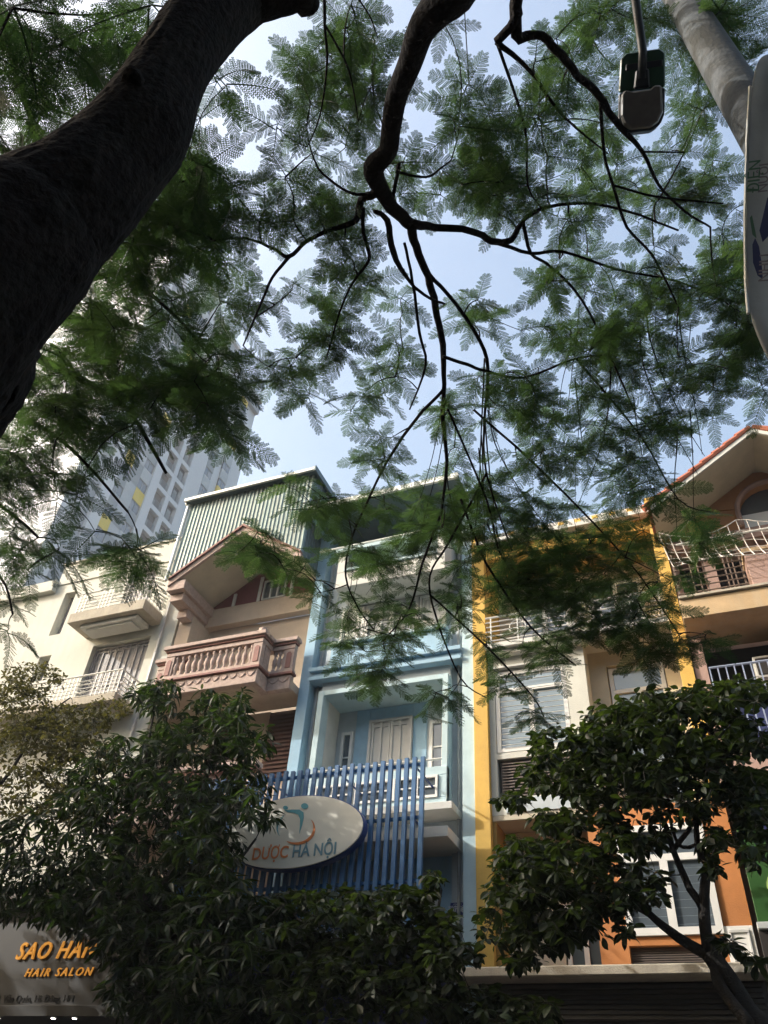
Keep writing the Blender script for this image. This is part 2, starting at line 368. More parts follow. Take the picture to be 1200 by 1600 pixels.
# gable
B('gable_wall', MAROON, H, bevel=0) if False else MB().prism([(XL+.1, 11.842), (XR-.0, 11.842), (XR-.0, 12.0), (-8.8, 12.98), (XL+.1, 12.1)], 12.6, 12.75).build('gable_wall', MAROON, H)
for x, z0, z1 in ((-9.62, 11.85, 12.25), (-8.95, 11.85, 12.6), (-8.1, 11.85, 12.45)): B('trim', PAINTW, H, (x-.04, x+.04, 12.56, 12.6, z0, z1))
window(H, -8.85, -8.25, 12.55, 11.9, 12.45, 3, .03, glassm=GLS)
prof = [(XL-.02, 11.75), (-8.8, 12.92), (XR+.01, 11.75)]
r_ = MB()
for (ax, az), (bx, bz) in ((prof[0], prof[1]), (prof[1], prof[2])):
    r_.prism([(ax, az), (bx, bz), (bx, bz+.12), (ax, az+.12)], Y1+.03, 12.6)
r_.build('gable_soffit', W_CREAM, H)
r_ = MB()
for (ax, az), (bx, bz) in ((prof[0], prof[1]), (prof[1], prof[2])):
    r_.prism([(ax, az-.02), (bx, bz-.02), (bx, bz+.13), (ax, az+.13)], Y1-.04, Y1+.028)
r_.build('gable_fascia', S_PINK, H)
r_ = MB()
for (ax, az), (bx, bz) in ((prof[0], prof[1]), (prof[1], prof[2])):
    r_.prism([(ax, az+.132), (bx, bz+.132), (bx, bz+.19), (ax, az+.19)], Y1-.09, Y1+.03)
r_.build('gable_cap', S_DARKPINK, H)
B('eaves_block', S_PINK, H, (XL-.04, XL+.42, Y1+.0, 12.7, 11.62, 11.86), (XL+.0, XL+.34, Y1+.15, 12.69, 11.42, 11.618), (XL+.02, XL+.28, Y1+.5, 12.68, 11.2, 11.418))
# corrugated storey
def corrug(x0, x1, y, z0f, z1, pitch, amp, axis='x'):
    b = MB(); n = int((x1-x0)/pitch*4); 
    for i in range(n+1):
        x = x0+(x1-x0)*i/n; ph = i % 4; o = (0, amp, amp, 0)[ph]
        zz = z0f(x)
        b.v += [((x, y-o, zz), (x, y-o, z1)) if axis == 'x' else ((y+o, x, zz), (y+o, x, z1))][0]
        if i: k_ = 2*i; b.f.append((k_-2, k_, k_+1, k_-1))
    return b
def zb(x):
    t = (x-XL)/(-8.8-XL) if x < -8.8 else (XR-x)/(XR+8.8)
    return 11.93+1.17*max(0, t)
CXL = XL-.12
corrug(CXL, XR-.02, Y1+.05, zb, 14.3, .105, .028).build('corrugated_wall', CORR, H)
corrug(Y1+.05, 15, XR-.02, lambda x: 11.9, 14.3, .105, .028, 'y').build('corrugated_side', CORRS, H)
B('roof_sheet', CORRS, H, (CXL-.05, XR+.05, Y1-.08, 15.1, 14.302, 14.34))
B('roof_trim', TRIMG, H, (CXL-.1, XR+.06, Y1-.14, Y1-.08, 14.30, 14.39), (CXL-.1, CXL-.05, Y1-.078, 15.1, 14.25, 14.42))
B('roof_trim', CORRS, H, (XR+.052, XR+.10, Y1-.16, 15.1, 14.24, 14.40), label='dark side edge of the flat roof')
MB().tube([(CXL-.03, Y1+.0, 11.95), (CXL-.03, Y1+.0, 14.28)], .04, 8).build('corner_pipe', TRIMG, H)
B('corrugated_back', CORRS, H, (CXL-.0, CXL+.03, Y1+.09, 15, 11.95, 14.29))
# balcony
bx = (-10.0, -7.7)
bal = B('balcony', W_PINK, H, (XL, XR-.02, 11.72, 12.45, 8.93, 9.1), (bx[0]+.03, bx[1]-.03, Y1+.06, 11.718, 8.932, 9.1))
def stone_run(x0, x1, y, face, z=0.):
    B('frieze', S_PINK, bal, (x0, x1, y, y+.08, 8.92+z, 9.24+z)); 
def mould(pieces, z0, z1, ov, m, name):
    b = MB()
    for (x0, x1, y0, y1) in pieces: b.box(x0-ov, x1+ov, y0-ov, y1, z0, z1)
    b.build(name, m, bal, bevel=.01)
pieces = [(bx[0], bx[1], Y1, Y1+.16)]
side = [(XL, bx[0]-.002, Y2, Y2+.14), (bx[1]+.002, XR-.03, Y2, Y2+.14)]
rets = [(bx[0], bx[0]+.16, Y1+.162, Y2+.13), (bx[1]-.16, bx[1], Y1+.162, Y2+.13)]
allp = pieces+side+rets
for z0, z1, ov, m, nm in ((8.90, 9.20, .0, S_PINK, 'frieze'), (9.202, 9.26, .05, S_DARKPINK, 'moulding'), (9.262, 9.33, .02, S_PINK, 'bottom_rail'),
                          (9.80, 9.90, .0, S_PINK, 'top_rail'), (9.902, 9.95, .03, S_DARKPINK, 'moulding'), (9.952, 10.04, .07, S_PINK, 'coping')):
    mould(allp, z0, z1, ov, m, nm)
def arched_post(x, y, w_=.15):
    B('post', S_PINK, bal, (x-w_/2-.03, x+w_/2+.03, y+.01, y+.13, 9.332, 9.798))
    n = 7; poly = [(x-w_/2+.02, 9.37), (x+w_/2-.02, 9.37)]+[(x+(w_/2-.02)*math.cos(i/n*math.pi), 9.67+(w_/2-.02)*1.1*math.sin(i/n*math.pi)) for i in range(n+1)]
    MB().prism(poly, y-.004, y+.012).build('arched_panel', S_DARKPINK, bal)
prof_b = [(.028, 9.33), (.045, 9.36), (.045, 9.39), (.024, 9.42), (.04, 9.48), (.055, 9.55), (.045, 9.62), (.022, 9.68), (.022, 9.71), (.042, 9.74), (.042, 9.80)]
for x in (bx[0]+.11, bx[1]-.11): arched_post(x, Y1)
for x in (XL+.1, XR-.14): arched_post(x, Y2)
first = MB().lathe(prof_b, 0, 0, 8).build('baluster', S_PINK, bal, smooth=True)
x0b, x1b = bx[0]+.26, bx[1]-.26
basel = Vector(first.location)
first.location = basel+Vector((x0b, Y1+.07, 0))
for i in range(1, 13): dupo(first, bal, ((x1b-x0b)*i/12, 0, 0))
for i in range(3): dupo(first, bal, (bx[1]+.05+.105*i-x0b, .4, 0))
for i in range(2): dupo(first, bal, (bx[0]-.1-.12*i-x0b, .4, 0))
for x in (bx[1]-.06,):
    arched = B('post', S_PINK, bal, (bx[1]-.12, bx[1]-.02, Y1+.17, Y1+.38, 9.332, 9.798))
MB().lathe([(.09, 10.042), (.12, 10.07), (.12, 10.1), (.07, 10.13), (.10, 10.17), (.06, 10.2), (.01, 10.21)], bx[1]-.12, Y1+.12, 12).build('finial', S_PINK, bal, smooth=True)
sw = MB()
def swag(x0, x1, y):
    n = max(1, round((x1-x0)/.2)); d = (x1-x0)/n
    for i in range(n):
        for rr in (0, .035):
            sw.tube([(x0+d*i+d*j/6, y-.006, 9.16-rr-(.11-rr)*math.sin(math.pi*j/6)) for j in range(7)], .009, 4)
swag(bx[0]+.05, bx[1]-.05, Y1); swag(bx[1]+.03, XR-.06, Y2); swag(XL+.03, bx[0]-.03, Y2)
sw.build('swag_relief', S_PINK, bal)
# lower balcony, mostly hidden by the trees
lb = B('balcony', W_PINK, H, (XL, XR-.3, 11.72, 12.45, 6.5, 6.68), label='lower balcony behind the mango tree')
B('coping', S_PINK, lb, (XL, XR-.32, 11.45, 11.7, 7.33, 7.42)); B('moulding', S_DARKPINK, lb, (XL, XR-.34, 11.48, 11.69, 7.25, 7.328))
B('frieze', S_PINK, lb, (XL, XR-.34, 11.5, 11.6, 6.45, 6.75))
f2 = dupo(first, lb, (0, 0, 0)); f2.location = Vector((XL+.15, 11.58, 9.33*0))-wloc(lb)+Vector((0, 0, -2.57))
for i in range(1, 14): dupo(f2, lb, (.21*i, 0, 0))
B('baseboard', W_PINK, H, (XL, XR, 12.0, 12.449, 0, 5.3))

# ================================================================ light blue house
H = thing('blue_house', (-5.4, 12, 0), 'narrow light blue and white house between the pink house and the yellow house', 'house', 'row houses along the street')
B('wall', W_PALE, H, (-6.93, -6.69, 12.25, 22, 5.0, 12.3), (-4.06, -3.80, 12.25, 22, 3.9, 12.3), (-6.69, -4.06, 12.1, 22, 8.922, 9.9), (-6.69, -4.06, 12.3, 22, 9.9, 12.3),
  (-6.93, -4.06, 12.35, 22, 3.0, 6.45), (-6.69, -4.06, 12.75, 22, 6.45, 8.92), bevel=0)
B('pilaster', W_BLUE, H, (-7.155, -6.93, 12.0, 22, 0, 13.0)); B('pilaster', W_CYAN, H, (-3.80, -3.583, 12.0, 22, 0, 13.05))
B('cornice', W_BLUE, H, (-6.928, -3.802, 11.93, 12.25, 9.16, 9.24), (-6.928, -3.802, 11.98, 12.25, 9.242, 9.34), (-6.928, -3.802, 11.90, 12.25, 9.342, 9.43))
B('recess_frame', W_CYAN, H, (-6.69, -6.575, 11.98, 12.249, 6.45, 8.92), (-4.165, -4.06, 11.98, 12.249, 6.45, 8.92), (-6.575, -4.165, 11.981, 12.749, 8.82, 8.921))
B('recess_jamb', W_WHITE2, H, (-6.69, -6.576, 12.25, 12.749, 6.45, 8.92)); B('recess_jamb', W_WHITE2, H, (-4.164, -4.06, 12.25, 12.749, 6.45, 8.92))
B('wall_stripe', W_BLUE, H, (-6.19, -5.9, 12.735, 12.749, 6.5, 8.819), (-5.0, -4.72, 12.735, 12.749, 6.5, 8.819), (-5.898, -5.002, 12.735, 12.749, 8.56, 8.819))
window(H, -6.47, -6.22, 12.70, 6.9, 8.38, 1, .06, glassm=GLS, muntin=2)
window(H, -4.66, -4.36, 12.70, 6.9, 8.4, 1, .06, glassm=GLS, muntin=2)
paneldoor(H, -5.89, -5.01, 12.70, 6.5, 8.55, 2, PAINTG, lab='pale panelled double door')
# parapet of the recess with framed openings
par = B('parapet', W_CYAN, H, (-6.69, -4.06, 11.95, 12.1, 6.452, 6.62), (-6.69, -4.06, 11.95, 12.1, 7.0, 7.15), (-6.69, -6.5, 11.951, 12.1, 6.621, 6.999), (-4.2, -4.06, 11.951, 12.1, 6.621, 6.999))
for a in (-6.5, -5.72, -4.96): window(par, a+.01, a+.75, 11.92, 6.622, 6.998, 2, .04, glassm=GLS, muntin=1)
MB().tube([(-6.6, 12.0, 7.3), (-4.14, 12.0, 7.3)], .018, 6).build('top_bar', STEELW, par)
B('ledge', W_WHITE2, H, (-6.9, -3.89, 11.72, 12.249, 6.33, 6.449))
B('sunshade', W_WHITE2, H, (-6.9, -3.88, 11.5, 12.349, 5.82, 5.98))
B('lower_wall', W_BLUE, H, (-4.95, -4.062, 12.33, 12.349, 4.1, 5.81))
paneldoor(H, -4.72, -4.28, 12.27, 4.0, 5.55, 1, PAINTG, lab='white panelled door below the sunshade')
# upper window
B('sill_band', W_BLUE, H, (-6.55, -4.12, 12.0, 12.299, 9.45, 9.9)); B('sill', W_CYAN, H, (-6.58, -4.1, 11.93, 12.299, 9.902, 9.97))
wn = window(H, -5.95, -4.78, 12.2, 9.98, 10.93, 4, .07, glassm=GLSC, muntin=1, name='window')
for a, b_ in ((-6.5, -5.97), (-4.76, -4.2)): paneldoor(H, a, b_, 12.22, 9.98, 10.93, 2, PAINTW, name='shutter')
for x in (-6.62, -4.19): pass
B('upper_bay', W_WHITE2, H, (-6.36, -3.99, 11.5, 12.29, 10.96, 11.35), (-6.36, -6.2, 11.5, 12.29, 11.35, 11.86), (-4.15, -3.99, 11.5, 12.29, 11.35, 11.86), (-6.2, -4.15, 12.1, 12.29, 11.35, 11.86))
B('bay_cap', W_CYAN, H, (-6.42, -3.95, 11.44, 12.29, 11.862, 11.95), (-6.2, -4.15, 11.46, 11.62, 11.352, 11.42))
MB().tube([(-6.9, 11.6, 12.12), (-3.82, 11.6, 12.12)], .03, 8).build('top_rail', TRIMG, H)
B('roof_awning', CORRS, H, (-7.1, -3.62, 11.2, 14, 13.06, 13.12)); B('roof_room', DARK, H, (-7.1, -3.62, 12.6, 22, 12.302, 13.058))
B('awning_edge', TRIMG, H, (-7.12, -3.6, 11.14, 11.2, 13.0, 13.14))
# shop front beneath
B('shop_fascia', mat('shop_blue', (.008, .012, .06), .5), H, (-7.5, -3.9, 11.2, 11.9, 3.3, 4.3)); B('shop_window', GLS, H, (-7.4, -3.9, 11.9, 11.95, 0, 3.3))
q = thing('address_plate', (-3.95, 12.24, 5), 'small dark blue plate with white lettering on the blue house wall', 'sign')
p1 = onY(704, 1411, 12.24); p2 = onY(727, 1431, 12.24)
B('plate', mat('plate_blue', (.02, .03, .14), .4), q, (p1.x, p2.x, 12.225, 12.245, p2.z, p1.z+.0))
cx = (p1.x+p2.x)/2; hz = p1.z-p2.z
text('CÔNG TY', 'lettering', PAINTW, q, cx, 12.224, p2.z+hz*.80, .03, extr=.001); text('NHÀ HÀNG & TIỆC', 'lettering', PAINTW, q, cx, 12.224, p2.z+hz*.62, .033, extr=.001, bold=.001)
text('ĐẤT VIỆT', 'lettering', PAINTW, q, cx, 12.224, p2.z+hz*.32, .062, extr=.001, bold=.002); text('ĐT 024', 'lettering', PAINTW, q, cx, 12.224, p2.z+hz*.1, .025, extr=.001)

PIPE = mat('grey_plastic_pipe', (.30, .31, .31), .5, .2, 8)
MB().tube([(-3.93, 12.2, z) for z in (0, 4, 6.0, 9.1, 12.2)], .028, 8).build('drainpipe', PIPE, H)
MB().tube([(-6.84, 12.2, z) for z in (5, 8, 12.2)], .02, 8).build('drainpipe', PIPE, H)

# slat screen and sign
H = thing('slat_screen', (-6.3, 11, 4.6), 'tall screen of upright blue slats fixed in front of the blue house', 'screen')
Ys = 11.0
for z in (6.78, 5.95, 5.05): B('crossbar', BLUEP, H, (-8.5, -4.12, Ys+.06, Ys+.11, z, z+.05))
s0 = B('slat', BLUEP, H, (-8.5, -8.43, Ys-.0, Ys+.058, 4.45, 6.9), bevel=.004)
for i in range(1, 33): dupo(s0, H, (.1352*i, 0, random.uniform(-.012, .012)))
for x in (-8.2, -6.9, -5.6, -4.3):
    for z in (6.8, 5.97): MB().tube([(x, Ys+.11, z), (x, 12.1, z)], .018, 5).build('bracket', BLUED, H)
G = thing('oval_sign', (-6.16, 10.8, 5.8), 'white oval shop sign with a blue rim, orange and teal figure mark and lettering', 'sign')
n = 64; ec = (-6.16, 5.80); ea, eb = 1.19, .545
ell = lambda a, b_: [(ec[0]+a*math.cos(2*math.pi*i/n), ec[1]+b_*math.sin(2*math.pi*i/n)) for i in range(n)]
MB().prism(ell(ea+.018, eb+.018), 10.79, 10.92).build('rim', BLUED, G)
MB().prism(ell(ea, eb), 10.765, 10.789).build('face', SIGNW, G)
for x in (-6.9, -5.4): MB().tube([(x, 10.96, 5.8), (x, 11.06, 5.8)], .03, 6).build('mount', BLUED, G)
def pl(pts): return [(lambda v: (v.x, v.z))(onY(a, b_, 10.76)) for a, b_ in pts]
def mark(name, pts, m): MB().prism(pl(pts), 10.757, 10.764).build(name, m, G)
mark('figure_head', [(476+5.6*math.cos(t/16*2*math.pi), 1259.5+4.6*math.sin(t/16*2*math.pi)) for t in range(16)], TEAL)
mark('figure_body', [(444, 1266), (456, 1265), (468, 1265), (474, 1269), (474.5, 1277), (472, 1289), (467.5, 1303), (468.5, 1291), (469, 1280), (466, 1273), (459, 1270), (449, 1269)], TEAL)
import math as _mm
def arc(cx, cy, r, a0, a1, w0, w1, k=16):
    o_ = []; i_ = []
    for j in range(k+1):
        t = j/k; a = R(a0+(a1-a0)*t); w_ = (w0+(w1-w0)*t)*math.sin(math.pi*min(1, max(0.02, t)))**.6
        o_.append((cx+(r+w_/2)*math.cos(a), cy+(r+w_/2)*math.sin(a)*.86)); i_.append((cx+(r-w_/2)*math.cos(a), cy+(r-w_/2)*math.sin(a)*.86))
    return o_+i_[::-1]
mark('orange_swoosh', arc(463, 1294, 28, -32, 125, 3.5, 6), ORNG)
mark('teal_swoosh', arc(462, 1294, 29, 150, 232, 1.5, 3), TEAL)
mark('teal_head_left', [(446+4*math.cos(t/12*2*math.pi), 1262+3*math.sin(t/12*2*math.pi)) for t in range(12)], TEAL)
z_ = onY(457, 1337, 10.76).z
text('DƯỢC', 'lettering', ORNG, G, onY(393, 1340, 10.76).x, 10.76, z_-.02, .25, 'LEFT', .003, 0, .86, bold=.004)
text('HÀ NỘI', 'lettering', GREYT, G, onY(456, 1333, 10.76).x, 10.76, z_-.02, .25, 'LEFT', .003, 0, .86, bold=.004)

# ================================================================ yellow house
H = thing('yellow_house', (-1.7, 12, 0), 'white and orange house framed by two yellow pilasters', 'house', 'row houses along the street')
B('pilaster', W_YEL, H, (-3.58, -3.33, 11.95, 22, 0, 12.0)); B('pilaster', W_YEL, H, (-.12, .09, 11.95, 22, 6.2, 12.1))
B('wall', W_WHITE, H, (-3.328, -3.22, 12.05, 22, 6.28, 9.45), (-3.22, -1.96, 12.05, 22, 6.28, 6.55), (-3.22, -1.96, 12.05, 22, 7.2, 7.3), (-3.22, -1.96, 12.05, 22, 8.84, 9.45), (-1.96, -1.62, 12.05, 22, 6.28, 9.45), bevel=0)
B('wall', W_CREAM, H,
  (-3.22, -1.96, 12.3, 22, 6.55, 8.84), (-1.619, -1.32, 12.5, 22, 6.2, 9.45), (-1.32, -.36, 12.7, 22, 6.2, 9.45), (-.36, -.121, 12.5, 22, 6.2, 9.45), (-1.32, -.36, 12.5, 12.7, 8.9, 9.45), bevel=0)
wn = window(H, -3.21, -1.97, 12.06, 7.32, 8.82, 2, .07, .27, glassm=GLSB)
sh = MB()
for i in range(11): zz = 7.42+i*.1; MB().tube([(-3.14, 12.03, zz), (-2.04, 12.03, zz)], .008, 4).build('grille_bar', STEELW, wn)
for zz in (8.6, 8.68): MB().tube([(-3.14, 12.03, zz), (-2.04, 12.03, zz)], .008, 4).build('grille_bar', STEELW, wn)
B('window_hood', W_WHITE2, H, (-3.25, -1.9, 11.98, 12.049, 8.86, 8.9))
louvre(H, -3.15, -2.03, 12.1, 6.58, 7.17, 12, BLIND)
B('sill_panel', W_PALE, H, (-3.1, -2.0, 12.03, 12.048, 6.3, 6.53))
window(H, -1.3, -.38, 12.56, 6.25, 8.88, 2, .07, .35, glassm=GLSB)
# balcony above with grille
bal = B('balcony', W_WHITE2, H, (-3.32, -.13, 11.82, 12.6, 9.2, 9.3), (-3.31, -1.6, 11.9, 12.04, 9.1, 9.198))
for i in range(6):
    zz = 9.36+.1*i; MB().tube([(-3.3, 11.85, zz), (-.14, 11.85, zz)], .012 if i < 5 else .02, 5).build('rail_bar', PAINTW, bal)
for i in range(7):
    xx = -3.2+i*.5; MB().box(xx-.01, xx+.01, 11.84, 11.86, 9.3, 9.88).build('upright', PAINTW, bal)
for cx in (-2.7, -1.7, -.7): MB().tube([(cx+.15*math.cos(t/16*2*math.pi), 11.85, 9.58+.15*math.sin(t/16*2*math.pi)) for t in range(17)], .01, 4).build('ring', PAINTW, bal)
B('upper_wall', W_CREAM, H, (-3.329, -.121, 13.0, 22, 9.45, 11.38)); 
window(H, -2.9, -1.9, 12.92, 9.5, 11.0, 2, .07, glassm=GLS); window(H, -1.5, -.5, 12.92, 9.5, 11.0, 2, .07, glassm=GLS)
B('soffit', W_YEL_SH, H, (-3.328, -.122, 12.15, 13.6, 11.382, 11.45)); B('beam', W_YEL, H, (-3.328, -.122, 11.97, 12.148, 11.34, 11.62))
B('beam', W_WHITE2, H, (-3.45, .06, 11.8, 12.2, 11.622, 11.72), label='white coping under the rooftop parapet')
par = B('roof_parapet', W_WHITE2, H, (-3.3, -.13, 12.3, 12.5, 11.73, 12.25))
for i in range(9): B('ornament', W_YEL, par, (-3.2+i*.34, -3.08+i*.34, 12.24, 12.299, 11.8, 12.18))
rf = MB().prism([(-3.4, 12.3), (.1, 12.3), (-.6, 12.75), (-2.7, 12.75)], 12.9, 16).build('roof', TILE, H)
# lower part
B('recess_wall', W_CREAM, H, (-3.329, -2.45, 12.6, 22, 3.3, 6.19), (-2.45, -1.9, 12.75, 22, 3.3, 6.19)); B('jamb', W_YEL_SH, H, (-3.328, -3.27, 12.06, 12.599, 4.1, 6.19))
B('ceiling', W_CREAM, H, (-3.328, -1.85, 12.051, 12.6, 6.192, 6.278))
window(H, -2.43, -1.88, 12.62, 4.1, 5.1, 2, .06, glassm=GLS)
B('orange_wall', W_ORANGE, H, (-1.85, -1.47, 11.9, 12.6, 4.1, 6.2), (-.25, .1, 11.9, 12.6, 4.56, 6.2), (-1.47, -.25, 11.9, 12.6, 5.9, 6.2), (-1.47, -.25, 11.9, 12.6, 4.36, 4.46), (-1.85, -1.45, 11.9, 12.6, 4.02, 4.1),
  (-.3, -.25, 11.9, 12.6, 4.1, 4.36), bevel=0)
wn = window(H, -1.468, -.252, 11.86, 4.47, 5.9, 2, .09, .32, glassm=GLS)
for i in range(9): zz = 4.6+i*.1; MB().tube([(-1.38, 11.91, zz), (-.34, 11.91, zz)], .007, 4).build('grille_bar', GLSB, wn)
louvre(H, -1.45, -.32, 11.98, 4.12, 4.34, 8, BLIND)
wp = B('white_panel', PAINTW, H, (-.247, .1, 11.88, 12.6, 4.06, 4.555)); B('panel_rim', PAINTG, wp, (-.2, .05, 11.86, 11.879, 4.1, 4.14), (-.2, .05, 11.86, 11.879, 4.47, 4.51), (-.2, -.17, 11.86, 11.879, 4.141, 4.469), (.02, .05, 11.86, 11.879, 4.141, 4.469))
B('ledge', CONC, H, (-3.78, .12, 11.2, 13.5, 3.88, 4.0), bevel=.015)
B('roller_box', mat('roller_grey', (.06, .056, .05), .6, .2, 5), H, (-3.5, .1, 11.6, 12, 3.45, 3.878)); 
for i in range(7): B('roller_slat', mat('roller_grey', (.06, .056, .05)), H, (-3.45, .05, 11.56, 11.598, 3.47+i*.056, 3.515+i*.056))
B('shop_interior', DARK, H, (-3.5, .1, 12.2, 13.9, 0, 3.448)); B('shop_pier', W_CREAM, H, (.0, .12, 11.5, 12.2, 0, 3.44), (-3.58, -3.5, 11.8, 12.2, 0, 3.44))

# ================================================================ brown house
H = thing('brown_house', (2, 12, 0), 'pinkish brown house with a red tiled gable roof and an arched gable window', 'house', 'row houses along the street')
gx, gz = 1.93, 12.36
def slope(x): return gz-.68*abs(x-gx)
GW = MB()
cxa, rza, ra = 2.02, 11.33, .56
# gable wall built round the arch
n = 12; arch = [(cxa+ra*math.cos(math.pi*i/n), rza+ra*math.sin(math.pi*i/n)) for i in range(n+1)]
GW.prism([(.12, 10.98), (cxa-ra, 10.98), (cxa-ra, rza), (cxa-ra, 11.4), (cxa-ra, slope(cxa-ra)-.1), (.12, slope(.12)-.1)], 12.0, 12.2)
GW.prism([(cxa+ra, 10.98), (4.2, 10.98), (4.2, slope(4.2)-.1 if slope(4.2)-.1 > 11 else 11.0), (cxa+ra, slope(cxa+ra)-.1)], 12.0, 12.2)
for i in range(n):
    (xa, za), (xb, zb_) = arch[i], arch[i+1]
    GW.add([(xa, 12.0, za), (xb, 12.0, zb_), (xb, 12.0, slope(xb)-.1), (xa, 12.0, slope(xa)-.1), (xa, 12.2, za), (xb, 12.2, zb_)], [(0, 1, 2, 3), (0, 4, 5, 1)])
GW.build('gable_wall', W_GABLE, H)
MB().tube([(cxa+ra+.04, 11.96, 11.0)]+[(cxa+(ra+.04)*math.cos(math.pi*i/n), 11.97, rza+(ra+.04)*math.sin(math.pi*i/n)) for i in range(n+1)]+[(cxa-ra-.04, 11.96, 11.0)], .05, 6).build('arch_trim', W_BROWN, H)
for i in range(1, 12):
    a = math.pi*i/12; c_, s_ = math.cos(a), math.sin(a)
    q = MB(); r0, r1 = ra+.10, ra+.36; d_ = .11
    pts = [(cxa+r0*math.cos(a-d_), rza+r0*math.sin(a-d_)), (cxa+r1*math.cos(a-d_), rza+r1*math.sin(a-d_)), (cxa+r1*math.cos(a+d_), rza+r1*math.sin(a+d_)), (cxa+r0*math.cos(a+d_), rza+r0*math.sin(a+d_))]
    if all(p[1] < slope(p[0])-.12 for p in pts): q.prism(pts, 11.975, 11.998).build('voussoir', W_GABLE, H)
B('attic_window', GLS, H, (cxa-ra, cxa+ra, 12.15, 12.16, 11.3, 11.9)); B('attic_panel', PAINTW, H, (cxa-ra, cxa+ra, 12.1, 12.149, 11.0, 11.35))
sf = MB()
for s_ in (-1, 1):
    xe = gx+s_*1.95
    sf.prism([(gx, gz-.10), (xe, slope(xe)-.10), (xe, slope(xe)-.02), (gx, gz-.02)], 11.0, 12.6)
sf.build('soffit', W_CREAM, H)
fb = MB()
for s_ in (-1, 1):
    xe = gx+s_*1.95; fb.prism([(gx, gz-.11), (xe, slope(xe)-.11), (xe, slope(xe)+.0), (gx, gz+.0)], 10.955, 10.998)
fb.build('bargeboard', W_WHITE2, H)
rf = MB()
for s_ in (-1, 1):
    xe = gx+s_*2.0; rf.prism([(gx, gz-.018), (xe, slope(xe)-.018), (xe, slope(xe)+.03), (gx, gz+.03)], 10.98, 16)
roof = rf.build('roof', TILE, H)
for s_ in (-1, 1):
    for i in range(9):
        x0 = gx+s_*(.02+i*.225); x1 = gx+s_*(.02+(i+1)*.225+.03)
        q = MB(); q.tube([(x0, 10.98, slope(x0)+.035), (x1, 10.98, slope(x1)+.055)], [.055, .07], 8); q.build('tile', TILE, roof, smooth=False)
# terrace storey
B('wall', W_BROWN, H, (.10, 4.2, 12.9, 22, 0, 10.98), bevel=0)
B('head_beam', W_BROWN, H, (.10, 4.2, 12.0, 12.898, 10.75, 10.978))
B('column', W_BROWN, H, (.62, .83, 12.2, 12.5, 9.6, 10.748)); B('column', W_BROWN, H, (.1, .22, 12.2, 12.898, 9.25, 10.748)); B('column', W_BROWN, H, (2.4, 2.65, 12.2, 12.5, 9.6, 10.748))
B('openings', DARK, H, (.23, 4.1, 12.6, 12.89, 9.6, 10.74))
RUST = mat('brown_rail_metal', (.17, .125, .10), .6, .25, 12)
fl = B('balcony', W_TAN, H, (.10, 4.2, 11.45, 12.5, 8.96, 9.32)); B('floor_edge', CONC, fl, (.10, 4.2, 11.40, 12.4, 9.322, 9.37))
for i in range(7): MB().tube([(.12, 11.48, 9.45+i*.12), (1.2, 11.48, 9.45+i*.12)], .013, 5).build('rail_bar', RUST, fl)
for x in (.13, .6, 1.17): MB().box(x-.014, x+.014, 11.5, 11.53, 9.37, 10.3).build('upright', RUST, fl)
B('pedestal', W_BROWN, fl, (1.25, 1.75, 11.42, 11.9, 9.372, 10.0)); B('pedestal_cap', W_TAN, fl, (1.22, 1.8, 11.38, 11.95, 10.002, 10.08))
for x in (.4, .52, .95, 1.02, 1.09): MB().box(x-.01, x+.01, 11.9, 11.92, 9.37, 10.4).build('stored_bar', RUST, fl)
# below: dark recess with railing
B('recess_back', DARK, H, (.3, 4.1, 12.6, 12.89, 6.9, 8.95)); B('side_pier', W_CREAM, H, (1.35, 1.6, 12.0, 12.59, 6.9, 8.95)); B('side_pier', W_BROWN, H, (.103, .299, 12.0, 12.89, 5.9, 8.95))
B('curtain', DARKB, H, (.3, 4.0, 12.2, 12.25, 6.7, 8.1)); fl = B('balcony', W_BROWN, H, (.101, 4.2, 11.3, 12.6, 6.2, 6.75), label='lower balcony slab behind the tree')
BR = mat('blue_white_steel', (.24, .28, .38), .4, .1, 8)
MB().tube([(.3, 11.35, 7.96), (3.2, 11.35, 7.96)], .018, 6).build('handrail', BR, fl)
f0 = MB().box(.3, .318, 11.34, 11.358, 6.75, 7.95).build('baluster', BR, fl)
for i in range(1, 24): dupo(f0, fl, (.115*i, 0, 0))
B('wall', W_BROWN, H, (.101, 4.2, 12.3, 12.899, 4.0, 6.2), bevel=0, label='street level wall in shade')
AC = B('air_conditioner', mat('ac_white', (.42, .41, .38), .6, .1, 6, stain=.4), H, (.98, 1.33, 12.0, 12.3, 8.05, 8.42)); B('grille', DARK, AC, (1.01, 1.22, 11.985, 11.999, 8.09, 8.38))
# net
NT = thing('safety_net', (.9, 11.2, 10.4), 'sagging white cord net strung across the brown house terrace', 'net')
xs = [0.02+i*.155 for i in range(22)]
def netz(x, t):
    span = 1.29; u = ((x-.02) % span)/span; top = 10.52 if x > 1.25 else 10.42; top = 10.45
    hang = .22*(1-(2*u-1)**2); bot = 9.78+.05*math.sin(3*x)
    return (top+.1-hang)*(1-t)+bot*t
def nety(x, t): return 11.15+.18*math.sin(math.pi*t)
for x in xs:
    MB().tube([(x+.12*t, nety(x, t), netz(x, t)) for t in (0, .2, .4, .6, .8, 1)], .0085, 4, False).build('cord', NET, NT)
for k_ in range(6):
    t = k_/5; MB().tube([(x+.12*t, nety(x, t), netz(x, t)) for x in xs], .0085, 4, False).build('cord', NET, NT)
MB().tube([(.25, 11.12, 10.2), (3.2, 11.12, 10.2)], .018, 6).build('pole', STEELW, NT)

